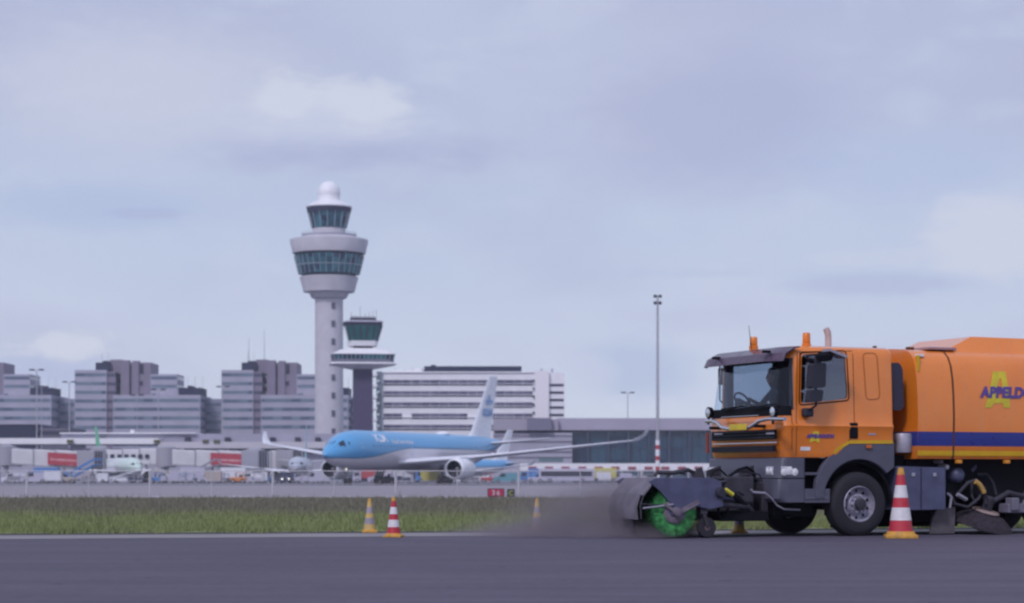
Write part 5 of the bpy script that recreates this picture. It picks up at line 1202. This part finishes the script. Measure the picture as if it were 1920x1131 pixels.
# ------------------------------------------------------------------ front brush attachment (part of the truck)
bu, br = 3.45, .425
brush = MB(); rng = random.Random(2)
brush.lathe([(.20, -2.42), (br*.80, -2.40), (br*.80, -.03), (.20, 0)], (0, 1.2, 0), 'y', 48)
bro = brush.build('front_brush', mat('green_core', (.02, .10, .03), .8), truck, 40); bro.location = (bu, 0, br+.005); SH = .27
bri = MB()
for i in range(2600):
    a = rng.random()*2*math.pi; y = 1.2-2.4*rng.random()**1.6; r1 = br*(.93+.07*rng.random()); da = .10+.1*rng.random()
    p0 = Vector((br*.55*math.cos(a), y, br*.55*math.sin(a))); p1 = Vector((r1*math.cos(a+da), y+(rng.random()-.5)*.05, r1*math.sin(a+da))); t_ = Vector((-math.sin(a), 0, math.cos(a)))*.006; w_ = Vector((0, .006, 0))
    bri.add([p0-t_, p0+t_, p1], [(0, 1, 2)]); bri.add([p0-w_, p0+w_, p1], [(0, 1, 2)])
for i in range(900):    # bristles splayed on the near end face
    a = rng.random()*2*math.pi; r0 = br*.42; r1 = br*(.90+.1*rng.random()); da = .25
    y = 1.2+.03*rng.random(); p0 = Vector((r0*math.cos(a), y, r0*math.sin(a))); p1 = Vector((r1*math.cos(a+da), y+.015, r1*math.sin(a+da))); t_ = Vector((-math.sin(a), 0, math.cos(a)))*.009
    bri.add([p0-t_, p0+t_, p1], [(0, 1, 2)])
for v in bro.data.vertices: v.co.x += SH*(v.co.y-1.2)
for p in bri.v: p.x += SH*(p.y-1.2)
tag(bri.build('bristles', mat('green_bristle', (.05, .27, .075), .7, var=.6, scale=9), bro), kind='stuff')
MB().lathe([(.19, .035), (.20, .05), (.17, .07), (.05, .075), (.002, .075)], (0, 1.2, 0), 'y', 24).build('brush_hub', mat('dusty_mauve', (.17, .14, .18), .7, var=.3), bro, 40)
# side plates and hood
pz = [(1216, 903), (1229, 896), (1333, 896), (1352, 903), (1352, 906), (1356, 950), (1330, 955), (1306, 950), (1286, 958), (1272, 968), (1258, 968), (1252, 955), (1262, 948), (1249, 936), (1238, 922)]
pp = [S(x, y, 1.27) for x, y in pz]
plate([pp], Matrix(((1, 0, 0, 0), (0, 0, -1, 1.27), (0, 1, 0, 0), (0, 0, 0, 1))), .03, .008, 'side_plate', PG, truck)
plate([pp], Matrix(((1, 0, 0, -.66), (0, 0, -1, -1.22), (0, 1, 0, 0), (0, 0, 0, 1))), .03, .008, 'side_plate', PG, truck)
hp = [S(1338, 938, 1.27), S(1336, 900, 1.27), S(1300, 898, 1.27), S(1233, 898, 1.27), S(1214, 923, 1.27), S(1209, 930, 1.27)]
def sheet(name, line, th, m, v0=-1.2, v1=1.25):
    o = MB(); rs = []
    n = len(line); off = []
    for i, p in enumerate(line):
        a = Vector(line[max(0, i-1)]); b = Vector(line[min(n-1, i+1)]); d = (b-a).normalized(); off.append(Vector(p)+Vector((-d.y, d.x))*th)
    for i in range(n): p, q = line[i], off[i]; rs.append([(p[0]+SH*(v0-1.25), v0, p[1]), (p[0]+SH*(v1-1.25), v1, p[1]), (q[0]+SH*(v1-1.25), v1, q[1]), (q[0]+SH*(v0-1.25), v0, q[1])])
    return o.rings(rs).build(name, m, truck, 30)
DM = mat('dusty_hood', (.15, .135, .17), .85, var=.25, scale=3, bump=.3)
sheet('brush_hood', hp, .02, DM)
f0 = S(1209, 928, 1.27); sheet('front_flap', [(f0[0]+.0, f0[1]+.01), (f0[0]+.07, f0[1]-.20), (f0[0]+.05, .30)], .012, DM, -1.2, 1.02)
MB().tube([(f0[0]+.05, 1.24, .32), (f0[0]+.06, 1.24, .55), (f0[0], 1.24, f0[1])], .012, 6).tube([(f0[0]+.06, 1.24, .55), (bu+.1, 1.26, .52)], .012, 6).build('guard_frame', DG, truck)
lw = MB()
sheet('rubber_skirt', [(f0[0]+.05, .295), (f0[0]+.02, .16), (f0[0]-.02, .03)], .01, RB, -1.18, .6)
# hub bracket arm reaching the brush centre
MB().bar((bu+.22, 1.30, .55), (bu-.02, 1.30, .40), .03, .05).bar((bu-.02, 1.30, .40), (bu-.40, 1.30, .58), .03, .07).lathe([(.07, -.03), (.07, .05), (.03, .06)], (bu, 1.3, br), 'y', 16).build('hub_bracket', mat('dusty_mauve', (.17, .14, .18), .7, var=.3), truck, 40)
MB().tube([T3(*p) for p in ((1206, 953, 1.3), (1225, 951, 1.3), (1262, 946, 1.3))], .016, 6).build('guard_rod', LG, truck)
# caster
cs = T3(1324, 985, 1.15); c_ = MB().lathe([(.07, -.05), (.15, -.05), (.165, -.02), (.165, .02), (.15, .05), (.07, .05)], (0, 0, 0), 'y', 28).build('caster_wheel', mat('caster_tyre', (.022, .02, .03), .8), truck, 40); c_.location = (cs[0], cs[1], .167)
MB().lathe([(.085, -.03), (.02, -.05)], (0, 0, 0), 'y', 16).lathe([(.09, .02), (.085, .04), (.03, .055), (.005, .055)], (0, 0, 0), 'y', 16).build('rim', mat('rusty_rim', (.22, .14, .15), .6), c_, 40)
cp = T3(1318, 950, 1.1); MB().bar((cs[0], cs[1]+.07, .17), (cs[0]+.08, cs[1]+.07, .40), .02, .06).bar((cs[0], cs[1]-.07, .17), (cs[0]+.08, cs[1]-.07, .40), .02, .06).box(cs[0]+.02, cs[0]+.14, cs[1]-.09, cs[1]+.09, .38, .62, .01).tube([(cs[0]+.09, cs[1], .3), (cs[0]+.16, cs[1], .12)], .02, 6).build('caster_fork', DG, truck)
# lift frame, rams, hoses between brush and bumper
for pl_, r, m_, nm in (
    ([(1228, 893, .9), (1232, 886, .9), (1262, 887, .9), (1290, 881, .9), (1300, 886, .9), (1303, 896, .9)], .035, DG, 'hose'),
    ([(1250, 895, .7), (1258, 888, .7), (1270, 886, .7), (1285, 889, .7)], .02, DG, 'hose'),
    ([(1335, 905, 1.1), (1362, 897, 1.0), (1384, 881, .9), (1400, 876, .8), (1412, 884, .7), (1418, 905, .6)], .024, BK, 'hose'),
    ([(1340, 922, .9), (1358, 912, .9), (1386, 893, .9), (1402, 890, .8), (1420, 900, .7)], .022, DG, 'hose'),
    ([(1347, 950, 1.0), (1347, 966, 1.0), (1354, 974, 1.0), (1362, 968, 1.0), (1364, 955, 1.0), (1370, 945, .9)], .022, BK, 'hose'),
    ([(1408, 918, 1.1), (1412, 923, 1.1), (1434, 925, 1.1)], .02, LG, 'metal_pipe'),
    ([(1434, 924, 1.1), (1446, 934, 1.1), (1457, 948, 1.1), (1470, 955, 1.1), (1500, 956, 1.0)], .016, LG, 'metal_pipe'),
    ([(1330, 935, .3), (1360, 935, .3), (1440, 940, .3)], .06, BK, 'push_arm'),
    ([(1340, 918, -.8), (1450, 925, -.8)], .06, DG, 'push_arm'),
    ([(1335, 905, 1.1), (1404, 901, .9)], .032, DG, 'lift_arm'),
    ([(1345, 946, 1.15), (1402, 950, 1.0), (1412, 962, .9)], .045, DG, 'lift_arm'),
    ([(1350, 933, 1.2), (1392, 938, 1.0)], .025, PG, 'lift_arm'),
    ([(1372, 905, .9), (1376, 950, .9)], .03, DG, 'strut'),
    ([(1392, 900, .9), (1394, 950, .9)], .035, BK, 'strut'),
    ([(1340, 908, 1.2), (1352, 922, 1.2), (1350, 940, 1.2)], .03, BK, 'strut'),
    ([(1330, 902, 1.0), (1338, 884, .8), (1350, 880, .6), (1362, 892, .5)], .015, BK, 'hose'),
    ([(1355, 900, 1.0), (1375, 886, .9), (1398, 884, .8), (1424, 890, .8), (1432, 910, .8)], .014, RB, 'hose'),
    ([(1360, 925, 1.2), (1385, 922, 1.1), (1402, 932, 1.0), (1412, 948, 1.0)], .013, RB, 'hose'),
    ([(1358, 917, 1.15), (1396, 946, 1.0)], .03, DG, 'hydraulic_ram'),
    ([(1360, 918, 1.2), (1374, 928, 1.2)], .036, mat('yellow_sleeve', (.66, .60, .05), .4), 'yellow_sleeve'),
    ([(1376, 930, 1.1), (1398, 948, 1.0)], .05, BK, 'ram_body')):
    MB().tube([T3(*p) for p in pl_], r, 8).build(nm, m_, truck, 45)
u_ = S(1312, 0, 1.0)[0]; MB().rings([[(u_-.10, y, S(1312, 900, 1.0)[1]), (u_+.10, y, S(1312, 900, 1.0)[1]), (u_+.04, y, S(1312, 879, 1.0)[1]), (u_-.03, y, S(1312, 876, 1.0)[1])] for y in (.95, 1.02)]).build('bracket', DG, truck)
for v_ in (.55, -.55):
    ua, za = S(1408, 905, .55); MB().rings([[(1.62, v_+d, .35), (1.85, v_+d, .40), (1.88, v_+d, 1.08), (1.64, v_+d, 1.16)] for d in (-.04, .04)]).build('lift_frame', DG, truck)
MB().box(1.52, 1.64, -.85, .85, .36, .88, .02).build('mount_plate', DG, truck)
MB().box(1.60, 2.45, -.7, 1.0, .26, .42, .02).build('lower_frame', BK, truck)
MB().box(1.9, 2.45, .45, 1.05, .55, .98, .03).build('hydraulic_block', DG, truck)
MB().lathe([(0.07, -.16), (.09, -.12), (.09, .12), (.07, .16)], T3(1345, 924, 1.2), 'y', 18).build('drive_motor', RB, truck, 40)


# driver: seated, far side of the cab, looking forward
drv = empty('person', (0, 0, 0), 0, label='driver in dark clothing holding the steering wheel inside the truck cab', cat='person')
drv.location = truck.matrix_basis @ Vector((.20, 0, 0)); drv.rotation_euler = truck.rotation_euler
y0 = -.63
J = [((.30, y0, 1.95), (.15, .13)), ((.27, y0, 2.12), (.16, .125)), ((.27, y0, 2.32), (.19, .125)), ((.30, y0, 2.43), (.12, .09)), ((.33, y0, 2.51), (.058, .058)), ((.36, y0, 2.57), (.062, .062)),
     ((.31, y0+.19, 2.38), (.065, .06)), ((.50, y0+.25, 2.17), (.048, .048)), ((.74, y0+.19, 2.20), (.038, .038)), ((.86, y0+.17, 2.26), (.03, .03)),
     ((.31, y0-.19, 2.38), (.065, .06)), ((.50, y0-.25, 2.17), (.048, .048)), ((.74, y0-.19, 2.20), (.038, .038)), ((.86, y0-.17, 2.26), (.03, .03)),
     ((.36, y0+.11, 1.93), (.095, .09)), ((.78, y0+.16, 1.95), (.07, .07)), ((.90, y0+.16, 1.60), (.05, .05)),
     ((.36, y0-.11, 1.93), (.095, .09)), ((.78, y0-.16, 1.95), (.07, .07)), ((.90, y0-.16, 1.60), (.05, .05)),
     ((.375, y0, 2.66), (.088, .078)), ((.375, y0, 2.74), (.080, .074)), ((.475, y0, 2.65), (.018, .018)), ((.445, y0, 2.60), (.045, .04))]
# fingers closed on the wheel rim
E = [(0, 1), (1, 2), (2, 3), (3, 4), (4, 5), (3, 6), (6, 7), (7, 8), (8, 9), (3, 10), (10, 11), (11, 12), (12, 13), (0, 14), (14, 15), (15, 16), (0, 17), (17, 18), (18, 19), (5, 20), (20, 21), (20, 22), (5, 23)]
for base, sg in ((9, 1), (13, -1)):
    for f in range(4):
        z = 2.235+f*.020; y = y0+sg*.17; k = len(J)
        J += [((.915, y+sg*.012, z+.012), (.011, .011)), ((.955, y+sg*.030-.0, z+.014), (.0095, .0095)), ((.965, y+sg*.055, z+.012), (.0085, .0085))]
        E += [(base, k), (k, k+1), (k+1, k+2)]
    k = len(J); J += [((.895, y0+sg*.15, 2.285), (.012, .012)), ((.925, y0+sg*.165, 2.315), (.010, .010))]; E += [(base, k), (k, k+1)]
bodyp = person_mesh('body', J, E, mat('dark_jacket', (.035, .030, .055), .8), drv)
hair = MB().lathe([(.002, .105), (.05, .095), (.082, .055), (.090, .0), (.082, -.05)], (.365, y0, 2.745), 'z', 20).build('hair', mat('dark_hair', (.015, .012, .015), .8), drv, 60)
for v in hair.data.vertices: v.co.x = .355+(v.co.x-.365)*1.12
skin_m = mat('skin', (.36, .20, .16), .55)
face = MB().lathe([(.03, -.10), (.058, -.085), (.072, -.04), (.078, .0), (.076, .05), (.06, .08)], (.40, y0, 2.665), 'z', 20).tube([(.475, y0, 2.69), (.497, y0, 2.655), (.478, y0, 2.645)], [.008, .013, .008], 8).lathe([(.012, -.02), (.016, .02)], (.385, y0+.082, 2.665), 'z', 8).lathe([(.012, -.02), (.016, .02)], (.385, y0-.082, 2.665), 'z', 8).build('face', skin_m, drv, 60)
MB().box(.470, .4755, y0-.022, y0+.022, 2.612, 2.618).build('mouth', mat('lips', (.2, .08, .08), .6), face)
for sg in (-.03, .03): MB().lathe([(.002, 0), (.009, .003), (.002, .006)], (.472, y0+sg, 2.685), 'x', 8).build('eye', BK, face)

# ground worker by the yellow cart
gw = empty('person', ((777-CX)/FPX*318, 318, 0), R(20), label='standing ground worker in blue overalls left of the yellow cart', cat='person')
J = [((0, 0, .98), (.15, .12)), ((0, 0, 1.2), (.15, .11)), ((0, 0, 1.38), (.17, .11)), ((0, 0, 1.5), (.06, .06)), ((.01, 0, 1.58), (.07, .07)), ((.01, 0, 1.70), (.08, .08)),
     ((0, .19, 1.42), (.06, .06)), ((.03, .24, 1.15), (.045, .045)), ((.10, .22, .90), (.035, .035)), ((.12, .21, .80), (.03, .02)), ((0, -.19, 1.42), (.06, .06)), ((.03, -.25, 1.15), (.045, .045)), ((.14, -.2, .95), (.035, .035)), ((.18, -.19, .86), (.03, .02)),
     ((0, .1, .9), (.09, .09)), ((.02, .12, .5), (.065, .065)), ((0, .13, .09), (.05, .05)), ((.14, .14, .04), (.045, .035)), ((0, -.1, .9), (.09, .09)), ((.0, -.12, .5), (.065, .065)), ((-.04, -.13, .09), (.05, .05)), ((.10, -.15, .04), (.045, .035))]
E = [(0, 1), (1, 2), (2, 3), (3, 4), (4, 5), (2, 6), (6, 7), (7, 8), (8, 9), (2, 10), (10, 11), (11, 12), (12, 13), (0, 14), (14, 15), (15, 16), (16, 17), (0, 18), (18, 19), (19, 20), (20, 21)]
person_mesh('body', J, E, mat('blue_overalls', (.08, .16, .34), .8), gw)
MB().lathe([(.092, -.02), (.10, .03), (.08, .09), (.002, .12)], (.0, 0, 1.70), 'z', 16).build('hair', MATS['dark_hair'], gw, 60)

# ------------------------------------------------------------------ dust from the brush, and the air
def volume(name, density, colr, dust=False, aniso=.2):
    m = bpy.data.materials.new(name); m.use_nodes = True; t = NT(m.node_tree); t.n.clear()
    out = t.new('ShaderNodeOutputMaterial'); pv = t.new('ShaderNodeVolumePrincipled'); pv.inputs['Color'].default_value = (*colr, 1); pv.inputs['Anisotropy'].default_value = aniso
    t.link(pv.outputs[0], out.inputs['Volume'])
    if not dust: pv.inputs['Density'].default_value = density; return m
    tc = t.new('ShaderNodeTexCoord'); sp = t.new('ShaderNodeSeparateXYZ'); t.link(tc.outputs['Object'], sp.inputs[0]); x, y, z = sp.outputs
    mp = t.new('ShaderNodeMapping'); t.link(tc.outputs['Object'], mp.inputs[0]); mp.inputs['Scale'].default_value = (.8, 1, 1.5)
    n = t.math('ADD', t.math('MULTIPLY', t.noise(mp.outputs[0], 1.4, 5, .65, .8), .7), t.math('MULTIPLY', t.noise(mp.outputs[0], 5.0, 4, .6, .5), .3))
    # thick at the brush (x = 0), thinning away from it and upwards
    along = t.math('POWER', t.rng(x, -4.3, .1), 2.3); top_ = t.math('ADD', .25, t.math('MULTIPLY', t.rng(x, -3.9, -.6), .85))
    up = t.rng(t.math('ADD', z, t.math('MULTIPLY', t.math('SUBTRACT', n, .5), .45)), top_, t.math('MULTIPLY', top_, .15))
    low = t.math('MULTIPLY', t.rng(z, .28, .02), t.math('POWER', t.rng(x, -3.9, -.6), 1.3))
    d = t.math('MULTIPLY', t.math('ADD', t.math('MULTIPLY', t.math('MULTIPLY', along, up), .75), t.math('MULTIPLY', low, .55)), t.rng(n, .40, .60, .12, 1.5))
    d = t.math('MULTIPLY', d, t.math('MULTIPLY', t.rng(x, -4.5, -3.4), t.math('MULTIPLY', t.rng(x, 1.0, .25), t.math('MULTIPLY', t.rng(t.math('ADD', y, t.math('MULTIPLY', t.math('MULTIPLY', t.rng(z, .45, .05), t.rng(x, .7, .0)), .95)), -1.6, -.6), t.rng(y, 1.6, .8)))))
    t.val(t.math('MULTIPLY', d, density), pv.inputs['Density']); m.cycles.volume_sampling = 'MULTIPLE_IMPORTANCE' if hasattr(m.cycles, 'volume_sampling') else None
    return m
du = MB().box(-4.5, 1.55, -2.5, 1.6, .012, 1.1).build('dust_cloud', volume('dust', 3.2, (.42, .37, .41), True), loc=(2.3, 35.6, 0)); tag(du, 'grey-brown dust thrown up left of the sweeper brush', 'dust', kind='stuff')
hz = MB().box(-900, 900, -80, 950, -1.1, 118).build('haze', volume('air',   .00015, (.78, .84, 1.0), False, 0.0)); tag(hz, 'thin pale blue air over the airfield', 'haze', kind='stuff')
